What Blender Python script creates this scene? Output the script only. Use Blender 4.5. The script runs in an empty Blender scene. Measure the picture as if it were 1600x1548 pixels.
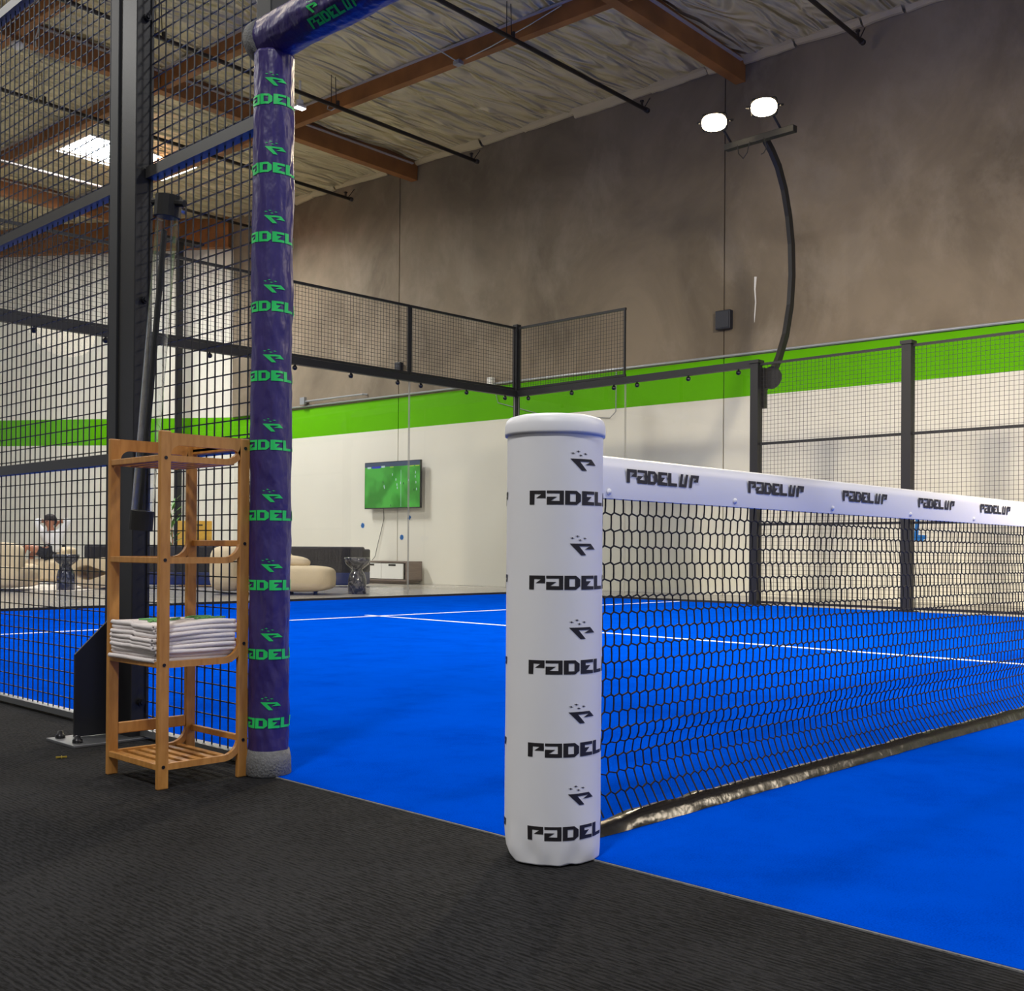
import bpy, bmesh, math, random
from mathutils import Vector, Matrix, noise
random.seed(7)
R = math.radians
SC = bpy.context.scene
COL = SC.collection

# ------------------------------------------------------------------ camera
cam = bpy.data.cameras.new('camera'); co = bpy.data.objects.new('camera', cam); COL.objects.link(co)
yaw, pit, rol = R(43.679), R(.3195), R(.4102)
F = Vector((math.cos(pit)*math.cos(yaw), math.cos(pit)*math.sin(yaw), math.sin(pit)))
R0 = Vector((math.sin(yaw), -math.cos(yaw), 0)); U0 = R0.cross(F)
RR = R0*math.cos(rol)+U0*math.sin(rol); UU = U0*math.cos(rol)-R0*math.sin(rol)
m3 = Matrix((RR, UU, -F)).transposed()
co.matrix_world = Matrix.Translation((-1.91684, -1.76177, .68188)) @ m3.to_4x4()
cam.sensor_width = 36; cam.sensor_fit = 'HORIZONTAL'
cam.lens = 36*1745.6/1600
cam.shift_x = (800-834.3)/1600; cam.shift_y = (847-774)/1600
cam.clip_start = .05; cam.clip_end = 200
SC.camera = co

# ------------------------------------------------------------------ world, big lights, exposure
SC.view_settings.view_transform = 'Standard'; SC.view_settings.look = 'None'
SC.view_settings.gamma = 1; SC.view_settings.use_curve_mapping = False
SC.view_settings.exposure = 0.0
w = bpy.data.worlds.new('world'); SC.world = w; w.use_nodes = True
bg = w.node_tree.nodes['Background']; bg.inputs[0].default_value = (.74, .80, 1.0, 1); bg.inputs[1].default_value = .55

def area(name, loc, power, size, color, target=None, spread=180):
    l = bpy.data.lights.new(name, 'AREA'); l.energy = power; l.color = color; l.size = size
    l.shape = 'DISK'; l.spread = R(spread)
    o = bpy.data.objects.new(name, l); COL.objects.link(o); o.location = loc
    if target: o.rotation_euler = (Vector(target)-Vector(loc)).to_track_quat('-Z', 'Y').to_euler()
    return o
WARM = (1, .93, .80); NEUT = (1, .985, .955)
# warm floods of the court's other three corner masts (out of frame), aimed across the court
for (x, y), tgt, pw, sp in (((0, 5.84), (8, 2, 0), 150, 120), ((0, -5.84), (12.2, 4.5, -1.5), 420, 60), ((10, -5.84), (4, 0, -3), 120, 90)):
    area('floodlight_beam', (x, y, 6.0), pw, 1.6, (1, .86, .66), tgt, sp)
HIGHBAYS = [(3.5, 4.5, 240), (3.5, -4, 200), (-3.5, 5.5, 150), (-4.5, -2.0, 400),
            (2.0, 12.2, 430), (-4.0, 12, 300)]
for x, y, p in HIGHBAYS:
    area('high_bay_light', (x, y, 7.38), p, .9, NEUT, (x, y, 0))   # all out of the frame, above and beside the camera

# ------------------------------------------------------------------ helpers
def tag(o, label=None, cat=None, group=None, kind=None):
    if label: o['label'] = label
    if cat: o['category'] = cat
    if group: o['group'] = group
    if kind: o['kind'] = kind
    return o

def empty(name, loc, label, cat, group=None, rz=0):
    o = bpy.data.objects.new(name, None); COL.objects.link(o); o.location = loc
    o.rotation_euler = (0, 0, rz); o.empty_display_size = .1
    return tag(o, label, cat, group)

def copy_tree(o, parent=None):
    c = o.copy(); COL.objects.link(c)
    if parent: c.parent = parent
    for ch in list(o.children): copy_tree(ch, c)
    return c

class MB:
    def __init__(s): s.v = []; s.f = []; s.m = []; s.M = Matrix.Identity(4); s.k = 0
    def add(s, vs, fs, k=None):
        n = len(s.v); s.v += [tuple(s.M @ Vector(p)) for p in vs]
        s.f += [tuple(n+i for i in f) for f in fs]; s.m += [s.k if k is None else k]*len(fs)
    def box(s, x0, x1, y0, y1, z0, z1, k=None):
        s.add([(x0,y0,z0),(x1,y0,z0),(x1,y1,z0),(x0,y1,z0),(x0,y0,z1),(x1,y0,z1),(x1,y1,z1),(x0,y1,z1)],
              [(3,2,1,0),(4,5,6,7),(0,1,5,4),(1,2,6,5),(2,3,7,6),(3,0,4,7)], k)
    def quad(s, *p, k=None): s.add(p, [tuple(range(len(p)))], k)
    def tube(s, pts, r, n=6, k=None, cap=True):
        pts = [Vector(p) for p in pts]; N = len(pts); rs = r if isinstance(r, (list, tuple)) else [r]*N
        vs = []; fs = []; up = None
        for i in range(N):
            t = (pts[min(i+1, N-1)]-pts[max(i-1, 0)])
            t = t.normalized() if t.length > 1e-9 else Vector((0,0,1))
            if up is None: up = Vector((0,0,1)) if abs(t.z) < .9 else Vector((1,0,0))
            a = (up - t*up.dot(t))
            a = a.normalized() if a.length > 1e-6 else t.orthogonal().normalized()
            b = t.cross(a); up = a
            for j in range(n):
                q = 2*math.pi*j/n + math.pi/n
                vs.append(pts[i]+(a*math.cos(q)+b*math.sin(q))*rs[i])
        for i in range(N-1):
            for j in range(n):
                a_, b_ = i*n+j, i*n+(j+1) % n
                fs.append((a_, b_, b_+n, a_+n))
        if cap: fs += [tuple(range(n-1, -1, -1)), tuple(range((N-1)*n, N*n))]
        s.add(vs, fs, k)
    def lathe(s, prof, n=32, k=None, c=(0,0,0), a0=0, a1=2*math.pi, cap=True):
        full = abs(a1-a0-2*math.pi) < 1e-6; cols = n if full else n+1; vs = []; fs = []
        for r, z in prof:
            for j in range(cols):
                a = a0+(a1-a0)*j/n; vs.append((c[0]+r*math.cos(a), c[1]+r*math.sin(a), c[2]+z))
        for i in range(len(prof)-1):
            for j in range(n):
                j2 = (j+1) % cols; fs.append((i*cols+j, i*cols+j2, (i+1)*cols+j2, (i+1)*cols+j))
        if cap and full:
            fs.append(tuple(range(cols-1, -1, -1))); fs.append(tuple(range((len(prof)-1)*cols, len(prof)*cols)))
        s.add(vs, fs, k)
    def prism(s, poly, f0, f1, k=None):
        """poly: list of 2-D points; f0/f1 map (a,b)->3-D for the two caps"""
        n = len(poly); vs = [f0(*p) for p in poly]+[f1(*p) for p in poly]
        fs = [tuple(range(n-1, -1, -1)), tuple(range(n, 2*n))]+[(i, (i+1) % n, n+(i+1) % n, n+i) for i in range(n)]
        s.add(vs, fs, k)
    def build(s, name, mats, parent=None, smooth=False, bevel=0, sub=0, fix=True, seg=2):
        me = bpy.data.meshes.new(name); me.from_pydata(s.v, [], s.f); me.update()
        if not isinstance(mats, (list, tuple)): mats = [mats]
        for m in mats: me.materials.append(m)
        me.polygons.foreach_set('material_index', s.m)
        if fix:
            b = bmesh.new(); b.from_mesh(me); bmesh.ops.recalc_face_normals(b, faces=b.faces); b.to_mesh(me); b.free()
        if smooth: me.polygons.foreach_set('use_smooth', [True]*len(me.polygons))
        o = bpy.data.objects.new(name, me); COL.objects.link(o)
        if parent: o.parent = parent
        if bevel:
            md = o.modifiers.new('bevel', 'BEVEL'); md.width = bevel; md.segments = seg; md.limit_method = 'ANGLE'
            md.harden_normals = False
        if sub:
            md = o.modifiers.new('sub', 'SUBSURF'); md.levels = md.render_levels = sub
        return o

# ------------------------------------------------------------------ materials
def srgb(r, g, b):
    f = lambda c: ((c/255+.055)/1.055)**2.4 if c > 10.3 else c/255/12.92
    return (f(r), f(g), f(b), 1)
def mat(name, col, rough=.5, metal=0, bump=0, bscale=40, var=0, vscale=5, spec=.5, stretch=None, detail=4, emit=None, estr=0, coat=0):
    m = bpy.data.materials.new(name); m.use_nodes = True; nt = m.node_tree; p = nt.nodes['Principled BSDF']
    p.inputs['Base Color'].default_value = col; p.inputs['Roughness'].default_value = rough
    p.inputs['Metallic'].default_value = metal; p.inputs['Specular IOR Level'].default_value = spec
    if coat: p.inputs['Coat Weight'].default_value = coat; p.inputs['Coat Roughness'].default_value = .15
    tc = nt.nodes.new('ShaderNodeTexCoord'); mp = nt.nodes.new('ShaderNodeMapping'); nt.links.new(tc.outputs['Object'], mp.inputs[0])
    if stretch: mp.inputs['Scale'].default_value = stretch
    if var:
        n = nt.nodes.new('ShaderNodeTexNoise'); n.inputs['Scale'].default_value = vscale; n.inputs['Detail'].default_value = detail
        r = nt.nodes.new('ShaderNodeValToRGB'); nt.links.new(mp.outputs[0], n.inputs['Vector']); nt.links.new(n.outputs['Fac'], r.inputs[0])
        r.color_ramp.elements[0].position = .3; r.color_ramp.elements[1].position = .7
        r.color_ramp.elements[0].color = tuple(c*(1-var) for c in col[:3])+(1,)
        r.color_ramp.elements[1].color = tuple(min(1, c*(1+var)) for c in col[:3])+(1,)
        nt.links.new(r.outputs[0], p.inputs['Base Color'])
    if bump:
        n = nt.nodes.new('ShaderNodeTexNoise'); n.inputs['Scale'].default_value = bscale; n.inputs['Detail'].default_value = 3
        b = nt.nodes.new('ShaderNodeBump'); b.inputs['Strength'].default_value = bump; b.inputs['Distance'].default_value = .01
        nt.links.new(mp.outputs[0], n.inputs['Vector']); nt.links.new(n.outputs['Fac'], b.inputs['Height']); nt.links.new(b.outputs[0], p.inputs['Normal'])
    if emit:
        p.inputs['Emission Color'].default_value = emit; p.inputs['Emission Strength'].default_value = estr
    return m

M = {}
M['black_metal'] = mat('black_metal', srgb(25,25,28), .42, 0, .05, 300)
M['grey_edge'] = mat('grey_edge', srgb(40,41,44), .5)
M['rail'] = mat('rail', srgb(50,49,49), .42)
M['wire'] = mat('wire', srgb(20,19,22), .5)
M['farmetal'] = mat('far_metal', srgb(21,21,22), .5)
M['net'] = mat('net_cord', srgb(14,14,18), .8)
M['white_vinyl'] = mat('white_vinyl', srgb(242,242,246), .45, bump=.08, bscale=9)
M['print_green'] = mat('pale_green_print', srgb(120,190,110), .8)
M['ink_black'] = mat('ink_black', srgb(34,30,34), .5)
M['ink_green'] = mat('ink_green', srgb(36,214,104), .45)
M['purple'] = mat('purple_vinyl', srgb(54,42,106), .40, bump=1.0, bscale=19, stretch=(1,1,.55))
M['foam'] = mat('grey_foam', srgb(120,120,120), .9, bump=.5, bscale=150, var=.15, vscale=60)
M['steel'] = mat('zinc_steel', srgb(150,152,155), .35, .8)
M['bolt'] = mat('dark_bolt', srgb(45,45,48), .3, .6)
M['cream'] = mat('cream_boucle', srgb(214,196,165), .95, bump=.35, bscale=60)
M['cushion'] = mat('cream_cushion', srgb(222,205,175), .95, bump=.3, bscale=50)
M['charcoal'] = mat('charcoal_fabric', srgb(44,44,52), .9, bump=.3, bscale=60)
M['navy'] = mat('navy_fabric', srgb(14,34,92), .55)
M['lime'] = mat('lime_fabric', srgb(120,190,10), .7)
M['white_paint'] = mat('white_lacquer', srgb(225,225,220), .4)
M['walnut'] = mat('grey_walnut', srgb(112,98,90), .55, var=.18, vscale=3, stretch=(1,1,12))
M['oak'] = mat('yellow_oak', srgb(212,165,62), .5, var=.08, vscale=4, stretch=(1,1,9))
M['conduit'] = mat('conduit', srgb(165,168,172), .35, .5)
M['bluetape'] = mat('blue_tape', srgb(20,110,190), .7)
M['skin'] = mat('skin', srgb(168,112,84), .55)
M['shirt'] = mat('white_shirt', srgb(228,230,235), .8)
M['shorts'] = mat('dark_shorts', srgb(22,24,34), .8)
M['hair'] = mat('dark_hair', srgb(38,30,28), .7)
M['leaf'] = mat('leaf_green', srgb(70,120,40), .5)
M['pot'] = mat('white_pot', srgb(200,198,190), .5)
M['pipe'] = mat('sprinkler_pipe', srgb(42,34,32), .5)
M['batt_edge'] = mat('batt_edge', srgb(178,164,132), .5, bump=.4, bscale=12)
M['pane_edge'] = mat('pane_edge', srgb(150,150,140), .4)
M['black_box'] = mat('black_box', srgb(30,33,44), .5)
M['tv_case'] = mat('tv_case', srgb(18,18,20), .3)
M['white_line'] = mat('white_line', srgb(235,238,240), .9)
M['band'] = mat('black_vinyl_band', srgb(30,26,22), .26, bump=.45, bscale=16)
M['lens'] = mat('flood_lens', (1,.8,.55,1), .5, emit=(1,.80,.50,1), estr=32)
M['lens2'] = mat('cool_lens', (1,1,1,1), .5, emit=(.95,.97,1,1), estr=9)
M['skylight'] = mat('skylight_panel', (1,1,1,1), .5, emit=(1,.98,.95,1), estr=125)
M['timber'] = mat('timber', srgb(140,90,44), .65, var=.25, vscale=2.2, stretch=(1,1,1), bump=.1, bscale=30)
M['rug'] = mat('pale_rug', srgb(214,205,190), .95, bump=.3, bscale=120)
M['silver'] = mat('vapor_edge', srgb(170,164,160), .5)
M['rubber'] = mat('black_rubber', srgb(20,20,20), .7)

def stone():
    m = mat('smoky_stone', srgb(60,60,66), .12, coat=.5); nt = m.node_tree; p = nt.nodes['Principled BSDF']
    tc = nt.nodes.new('ShaderNodeTexCoord'); wv = nt.nodes.new('ShaderNodeTexNoise'); wv.inputs['Scale'].default_value = 3.5
    wv.inputs['Detail'].default_value = 6; wv.inputs['Distortion'].default_value = 2.5
    r = nt.nodes.new('ShaderNodeValToRGB'); e = r.color_ramp.elements
    e[0].position = .44; e[0].color = srgb(40,44,58); e[1].position = .5; e[1].color = srgb(96,96,106)
    x = e.new(.56); x.color = srgb(44,46,60)
    nt.links.new(tc.outputs['Object'], wv.inputs['Vector']); nt.links.new(wv.outputs['Fac'], r.inputs[0]); nt.links.new(r.outputs[0], p.inputs['Base Color'])
    return m
M['stone'] = stone()

def bamboo():
    m = mat('bamboo', srgb(196,140,76), .42); nt = m.node_tree; p = nt.nodes['Principled BSDF']
    tc = nt.nodes.new('ShaderNodeTexCoord'); mp = nt.nodes.new('ShaderNodeMapping'); mp.inputs['Scale'].default_value = (26, 26, 5)
    n = nt.nodes.new('ShaderNodeTexNoise'); n.inputs['Scale'].default_value = 2.2; n.inputs['Detail'].default_value = 5
    r = nt.nodes.new('ShaderNodeValToRGB'); r.color_ramp.elements[0].color = srgb(172,116,52); r.color_ramp.elements[1].color = srgb(196,140,72)
    r.color_ramp.elements[0].position = .3; r.color_ramp.elements[1].position = .65
    nt.links.new(tc.outputs['Object'], mp.inputs[0]); nt.links.new(mp.outputs[0], n.inputs['Vector'])
    nt.links.new(n.outputs['Fac'], r.inputs[0]); nt.links.new(r.outputs[0], p.inputs['Base Color'])
    return m
M['bamboo'] = bamboo()

def turf():
    m = mat('blue_turf', srgb(0,70,205), 1.0, spec=0); nt = m.node_tree; p = nt.nodes['Principled BSDF']
    tc = nt.nodes.new('ShaderNodeTexCoord')
    a = nt.nodes.new('ShaderNodeTexNoise'); a.inputs['Scale'].default_value = 260; a.inputs['Detail'].default_value = 3
    b = nt.nodes.new('ShaderNodeTexNoise'); b.inputs['Scale'].default_value = 3; b.inputs['Detail'].default_value = 8; b.inputs['Roughness'].default_value = .7
    mx = nt.nodes.new('ShaderNodeMath'); mx.operation = 'MULTIPLY_ADD'; mx.inputs[1].default_value = .9
    nt.links.new(tc.outputs['Object'], a.inputs['Vector']); nt.links.new(tc.outputs['Object'], b.inputs['Vector'])
    nt.links.new(a.outputs['Fac'], mx.inputs[0]); nt.links.new(b.outputs['Fac'], mx.inputs[2])
    r = nt.nodes.new('ShaderNodeValToRGB'); r.color_ramp.elements[0].position = .55; r.color_ramp.elements[1].position = 1.3
    r.color_ramp.elements[0].color = (.0, .040, .42, 1); r.color_ramp.elements[1].color = (.0, .070, .62, 1)
    nt.links.new(mx.outputs[0], r.inputs[0]); nt.links.new(r.outputs[0], p.inputs['Base Color'])
    bp = nt.nodes.new('ShaderNodeBump'); bp.inputs['Strength'].default_value = .5; bp.inputs['Distance'].default_value = .006
    nt.links.new(a.outputs['Fac'], bp.inputs['Height']); nt.links.new(bp.outputs[0], p.inputs['Normal'])
    return m
M['turf'] = turf()

def carpet():
    m = mat('ribbed_carpet', srgb(44,44,46), .95, spec=.2); nt = m.node_tree; p = nt.nodes['Principled BSDF']
    tc = nt.nodes.new('ShaderNodeTexCoord')
    mp = nt.nodes.new('ShaderNodeMapping'); mp.inputs['Scale'].default_value = (1, .16, 1)
    nt.links.new(tc.outputs['Object'], mp.inputs[0])
    n1 = nt.nodes.new('ShaderNodeTexNoise'); n1.inputs['Scale'].default_value = 170; n1.inputs['Detail'].default_value = 3
    nt.links.new(mp.outputs[0], n1.inputs['Vector'])
    wv = nt.nodes.new('ShaderNodeTexWave'); wv.inputs['Scale'].default_value = 26; wv.inputs['Distortion'].default_value = 2.4; wv.inputs['Detail'].default_value = 2
    wv.inputs['Detail Scale'].default_value = 3; wv.bands_direction = 'X'
    nt.links.new(tc.outputs['Object'], wv.inputs['Vector'])
    n2 = nt.nodes.new('ShaderNodeTexNoise'); n2.inputs['Scale'].default_value = 1.6; n2.inputs['Detail'].default_value = 5
    nt.links.new(tc.outputs['Object'], n2.inputs['Vector'])
    a = nt.nodes.new('ShaderNodeMath'); a.operation = 'MULTIPLY_ADD'; a.inputs[1].default_value = .20
    nt.links.new(wv.outputs['Fac'], a.inputs[0]); nt.links.new(n1.outputs['Fac'], a.inputs[2])
    b = nt.nodes.new('ShaderNodeMath'); b.operation = 'MULTIPLY_ADD'; b.inputs[1].default_value = .55
    nt.links.new(n2.outputs['Fac'], b.inputs[0]); nt.links.new(a.outputs[0], b.inputs[2])
    fk = nt.nodes.new('ShaderNodeTexNoise'); fk.inputs['Scale'].default_value = 95; fk.inputs['Detail'].default_value = 2; fk.inputs['Roughness'].default_value = .8
    nt.links.new(tc.outputs['Object'], fk.inputs['Vector'])
    fr = nt.nodes.new('ShaderNodeMapRange'); fr.inputs['From Min'].default_value = .58; fr.inputs['From Max'].default_value = .74; fr.inputs['To Max'].default_value = .38
    nt.links.new(fk.outputs['Fac'], fr.inputs['Value'])
    b2 = nt.nodes.new('ShaderNodeMath'); b2.operation = 'ADD'; nt.links.new(b.outputs[0], b2.inputs[0]); nt.links.new(fr.outputs[0], b2.inputs[1]); b = b2
    r = nt.nodes.new('ShaderNodeValToRGB'); e = r.color_ramp.elements
    e[0].position = .70; e[0].color = srgb(7,7,8); e[1].position = 1.0; e[1].color = srgb(40,40,42); ee = e.new(.999); ee.color = srgb(40,40,42); e[2].color = srgb(40,40,42)
    nt.links.new(b.outputs[0], r.inputs[0]); nt.links.new(r.outputs[0], p.inputs['Base Color'])
    bp = nt.nodes.new('ShaderNodeBump'); bp.inputs['Strength'].default_value = .6; bp.inputs['Distance'].default_value = .006
    nt.links.new(a.outputs[0], bp.inputs['Height']); nt.links.new(bp.outputs[0], p.inputs['Normal'])
    return m
M['carpet'] = carpet()

def concrete(name, c1, c2, c3, rough=.85, sc=1.0, bs=.25):
    m = mat(name, c1, rough); nt = m.node_tree; p = nt.nodes['Principled BSDF']
    tc = nt.nodes.new('ShaderNodeTexCoord')
    a = nt.nodes.new('ShaderNodeTexNoise'); a.inputs['Scale'].default_value = .42*sc; a.inputs['Detail'].default_value = 8; a.inputs['Roughness'].default_value = .62
    a.inputs['Distortion'].default_value = .6
    nt.links.new(tc.outputs['Object'], a.inputs['Vector'])
    r = nt.nodes.new('ShaderNodeValToRGB'); e = r.color_ramp.elements
    e[0].position = .36; e[0].color = c1; e[1].position = .62; e[1].color = c2
    nt.links.new(a.outputs['Fac'], r.inputs[0])
    b = nt.nodes.new('ShaderNodeTexNoise'); b.inputs['Scale'].default_value = .9*sc; b.inputs['Detail'].default_value = 10; b.inputs['Roughness'].default_value = .66; b.inputs['Distortion'].default_value = .25
    mp = nt.nodes.new('ShaderNodeMapping'); mp.inputs['Location'].default_value = (7, 3, 1); mp.inputs['Scale'].default_value = (1, 1, .7)
    nt.links.new(tc.outputs['Object'], mp.inputs[0]); nt.links.new(mp.outputs[0], b.inputs['Vector'])
    r2 = nt.nodes.new('ShaderNodeValToRGB'); r2.color_ramp.elements[0].position = .50; r2.color_ramp.elements[1].position = .78
    r2.color_ramp.elements[1].color = (.48, .48, .48, 1)
    nt.links.new(b.outputs['Fac'], r2.inputs[0])
    mx = nt.nodes.new('ShaderNodeMixRGB'); mx.inputs[2].default_value = c3
    nt.links.new(r2.outputs[0], mx.inputs[0]); nt.links.new(r.outputs[0], mx.inputs[1]); nt.links.new(mx.outputs[0], p.inputs['Base Color'])
    bp = nt.nodes.new('ShaderNodeBump'); bp.inputs['Strength'].default_value = bs; bp.inputs['Distance'].default_value = .02
    nt.links.new(b.outputs['Fac'], bp.inputs['Height']); nt.links.new(bp.outputs[0], p.inputs['Normal'])
    return m
M['concrete'] = concrete('wall_concrete', srgb(104,94,79), srgb(132,120,102), srgb(168,158,142))
M['floor'] = concrete('floor_concrete', srgb(150,146,138), srgb(172,166,156), srgb(185,180,170), .2, 1, .012)
M['wallwhite'] = mat('wall_white', srgb(216,214,203), .6, var=.02, vscale=1)
M['wallgreen'] = mat('wall_green', srgb(90,168,0), .7, spec=.12)
def insul():
    m = mat('insulation', srgb(200,188,150), .45); nt = m.node_tree; p = nt.nodes['Principled BSDF']
    tc = nt.nodes.new('ShaderNodeTexCoord'); mp = nt.nodes.new('ShaderNodeMapping'); mp.inputs['Scale'].default_value = (.55, 2.4, 1); mp.inputs['Rotation'].default_value = (0, 0, .28)
    n = nt.nodes.new('ShaderNodeTexNoise'); n.inputs['Scale'].default_value = 1.25; n.inputs['Detail'].default_value = 1.6; n.inputs['Distortion'].default_value = 1.6; n.inputs['Roughness'].default_value = .4
    b = nt.nodes.new('ShaderNodeBump'); b.inputs['Strength'].default_value = 1; b.inputs['Distance'].default_value = .5
    nt.links.new(tc.outputs['Object'], mp.inputs[0]); nt.links.new(mp.outputs[0], n.inputs['Vector']); nt.links.new(n.outputs['Fac'], b.inputs['Height']); nt.links.new(b.outputs[0], p.inputs['Normal'])
    return m
M['insul'] = insul()

def glass():
    m = bpy.data.materials.new('court_glass'); m.use_nodes = True; nt = m.node_tree; nt.nodes.clear()
    o = nt.nodes.new('ShaderNodeOutputMaterial'); mx = nt.nodes.new('ShaderNodeMixShader'); t = nt.nodes.new('ShaderNodeBsdfTransparent')
    g = nt.nodes.new('ShaderNodeBsdfGlossy'); g.inputs['Roughness'].default_value = .02; fr = nt.nodes.new('ShaderNodeFresnel'); fr.inputs[0].default_value = 1.45
    t.inputs[0].default_value = (.965, .975, .965, 1)
    nt.links.new(fr.outputs[0], mx.inputs[0]); nt.links.new(t.outputs[0], mx.inputs[1]); nt.links.new(g.outputs[0], mx.inputs[2]); nt.links.new(mx.outputs[0], o.inputs[0])
    return m
M['glass'] = glass()
def acrylic():
    m = bpy.data.materials.new('clear_tube'); m.use_nodes = True; nt = m.node_tree; nt.nodes.clear()
    o = nt.nodes.new('ShaderNodeOutputMaterial'); mx = nt.nodes.new('ShaderNodeMixShader'); t = nt.nodes.new('ShaderNodeBsdfTransparent')
    g = nt.nodes.new('ShaderNodeBsdfGlossy'); g.inputs['Roughness'].default_value = .08; lw = nt.nodes.new('ShaderNodeLayerWeight'); lw.inputs[0].default_value = .2
    t.inputs[0].default_value = (.93, .945, .95, 1)
    nt.links.new(lw.outputs['Facing'], mx.inputs[0]); nt.links.new(t.outputs[0], mx.inputs[1]); nt.links.new(g.outputs[0], mx.inputs[2]); nt.links.new(mx.outputs[0], o.inputs[0])
    return m
M['acrylic'] = acrylic()

# ------------------------------------------------------------------ printed lettering (flat polygons, y up, cap height 1)
def flip(ps): return [(x, 1-y) for x, y in ps]
LET = {
 'P': [flip([(0,0),(1,0),(1,.54),(.42,.54),(.75,.26),(.33,.24),(.31,1),(0,1)])],
 'A': [flip([(0,0),(1,0),(1,1),(0,1),(0,.44),(.6,.44),(.24,.73),(.75,.74),(.75,.2),(0,.2)])],
 'D': [flip([(0,0),(.3,0),(.3,1),(0,1)]), flip([(.3,0),(.72,0),(.66,.22),(.3,.22)]), flip([(.3,.78),(.66,.78),(.72,1),(.3,1)]),
       flip([(.72,0),(1,.25),(1,.75),(.72,1),(.66,.78),(.66,.22)])],
 'E': [flip([(0,0),(1,0),(1,.22),(.36,.22),(.36,.40),(.75,.40),(.42,.74),(1,.77),(1,1),(0,1)])],
 'L': [flip([(0,0),(.36,0),(.36,.76),(1,.76),(1,1),(0,1)])],
 'U': [flip([(.2,0),(.48,0),(.34,.76),(.58,.76),(.76,0),(1.04,0),(.84,1),(0,1)])],
 'Q': [flip([(.2,0),(1.15,0),(1.03,.54),(.5,.54),(.82,.26),(.46,.24),(.30,1),(0,1)])],
}
def word(h=.030, wl=.0365):
    out = []; x = 0
    for ch, adv in (('P',1.06),('A',1.07),('D',1.08),('E',1.07),('L',1.20),('U',1.13),('Q',1.1)):
        for poly in LET[ch]: out.append([(x+px*wl, py*h) for px, py in poly])
        x += adv*wl
    return out, x
def logo(s=1.0):
    L = [[(0,0),(.0585,0),(.0744,-.0135),(.0396,-.0135),(.056,-.0062),(.0245,-.0062),(.0444,-.027),(.030,-.027)]]
    for cx, cy in ((.0066,.0125),(.020,.0170),(.0267,.0080),(.040,.0120)):
        a, b = .0065, .0024
        L.append([(cx-a,cy+b*.4),(cx-a*.2,cy+b*.4),(cx,cy+b),(cx+a*.25,cy+b*.3),(cx+a,cy-b*.3),(cx+a*.2,cy-b*.4),(cx,cy-b),(cx-a*.25,cy-b*.3)])
    return [[(x*s, y*s) for x, y in p] for p in L]
def decal(mb, polys, fn, k, step=.004):
    """cut flat polygons into strips and wrap them with fn(x,y)->point (surface print, part of its mesh)"""
    b = bmesh.new()
    for p in polys:
        vs = [b.verts.new((x, y, 0)) for x, y in p]
        try: b.faces.new(vs)
        except ValueError: pass
    bmesh.ops.triangulate(b, faces=b.faces[:], ngon_method='EAR_CLIP')
    xs = [v.co.x for v in b.verts]; x = min(xs)+step
    while x < max(xs):
        bmesh.ops.bisect_plane(b, geom=b.verts[:]+b.edges[:]+b.faces[:], plane_co=(x,0,0), plane_no=(1,0,0)); x += step
    b.verts.index_update()
    mb.add([fn(v.co.x, v.co.y) for v in b.verts], [tuple(v.index for v in f.verts) for f in b.faces], k)
    b.free()
WORD, WLEN = word()

# ------------------------------------------------------------------ setting: floor, turf, walls, ceiling
m = MB(); m.box(-12, 13.5, -12, 34, -.2, -.012); tag(m.build('floor', M['floor']), kind='structure')
m = MB(); m.box(-12, -.05, -12, 9.98, -.012, 0); m.box(-.05, .03, 1.2, 9.98, -.012, 0); tag(m.build('floor_carpet', M['carpet']), kind='structure')
m = MB()
m.box(-.05, 10.03, -9.98, 1.2, -.012, .004); m.box(.03, 10.03, 1.2, 9.98, -.012, .004)
def line(x0, x1, y0, y1): m.box(x0, x1, y0, y1, .002, .0065, k=1)
line(0.02, 9.98, 6.93, 6.98); line(0.02, 9.98, -6.98, -6.93); line(4.975, 5.025, -7.15, 7.15)
tag(m.build('floor_turf', [M['turf'], M['white_line']]), kind='structure')
# ragged black turf edge strip against the carpet
m = MB(); m.box(-.056, -.05, -9.98, 1.2, -.01, .003); tag(m.build('trim_1', M['foam']), kind='structure')

wx = lambda y: 12.9-.057*y
ZG0, ZG1, ZT = 3.0, 3.61, 8.3
def wall_strip(mb, p, q, thick, zs, ks):
    """vertical slab from p to q (2-D), visible face on the line, body behind it"""
    d = (Vector(q)-Vector(p)).normalized(); n = Vector((d.y, -d.x))*thick
    for (z0, z1), k in zip(zs, ks):
        a, b = Vector(p), Vector(q)
        vs = [(*a,z0),(*b,z0),(*(b+n),z0),(*(a+n),z0),(*a,z1),(*b,z1),(*(b+n),z1),(*(a+n),z1)]
        mb.add(vs, [(3,2,1,0),(4,5,6,7),(0,1,5,4),(1,2,6,5),(2,3,7,6),(3,0,4,7)], k)
m = MB(); joints = [20.7, 15.25, 7.96, .7, -6.6, -12]
for i in range(len(joints)-1):
    a, b = joints[i], joints[i+1]; g = .012
    p, q = (wx(a), a-(g if i else 0)), (wx(b), b+g)
    wall_strip(m, q, p, .25, [(-.01,ZG0),(ZG0,ZG1),(ZG1,ZT)], [1,2,0])
wall_strip(m, (wx(-12)+.03,-12), (wx(20.7)+.03,20.7), .1, [(-.01,ZT)], [3])
tag(m.build('wall_right', [M['concrete'], M['wallwhite'], M['wallgreen'], mat('joint_grey', srgb(120,112,100), .9)]), kind='structure')
m = MB(); wall_strip(m, (wx(20.7),20.7), (3.2,33.2), .25, [(-.01,ZG0),(ZG0,ZG1),(ZG1,ZT)], [0,1,0])
tag(m.build('wall_back', [M['wallwhite'], M['wallgreen']]), kind='structure')
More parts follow.
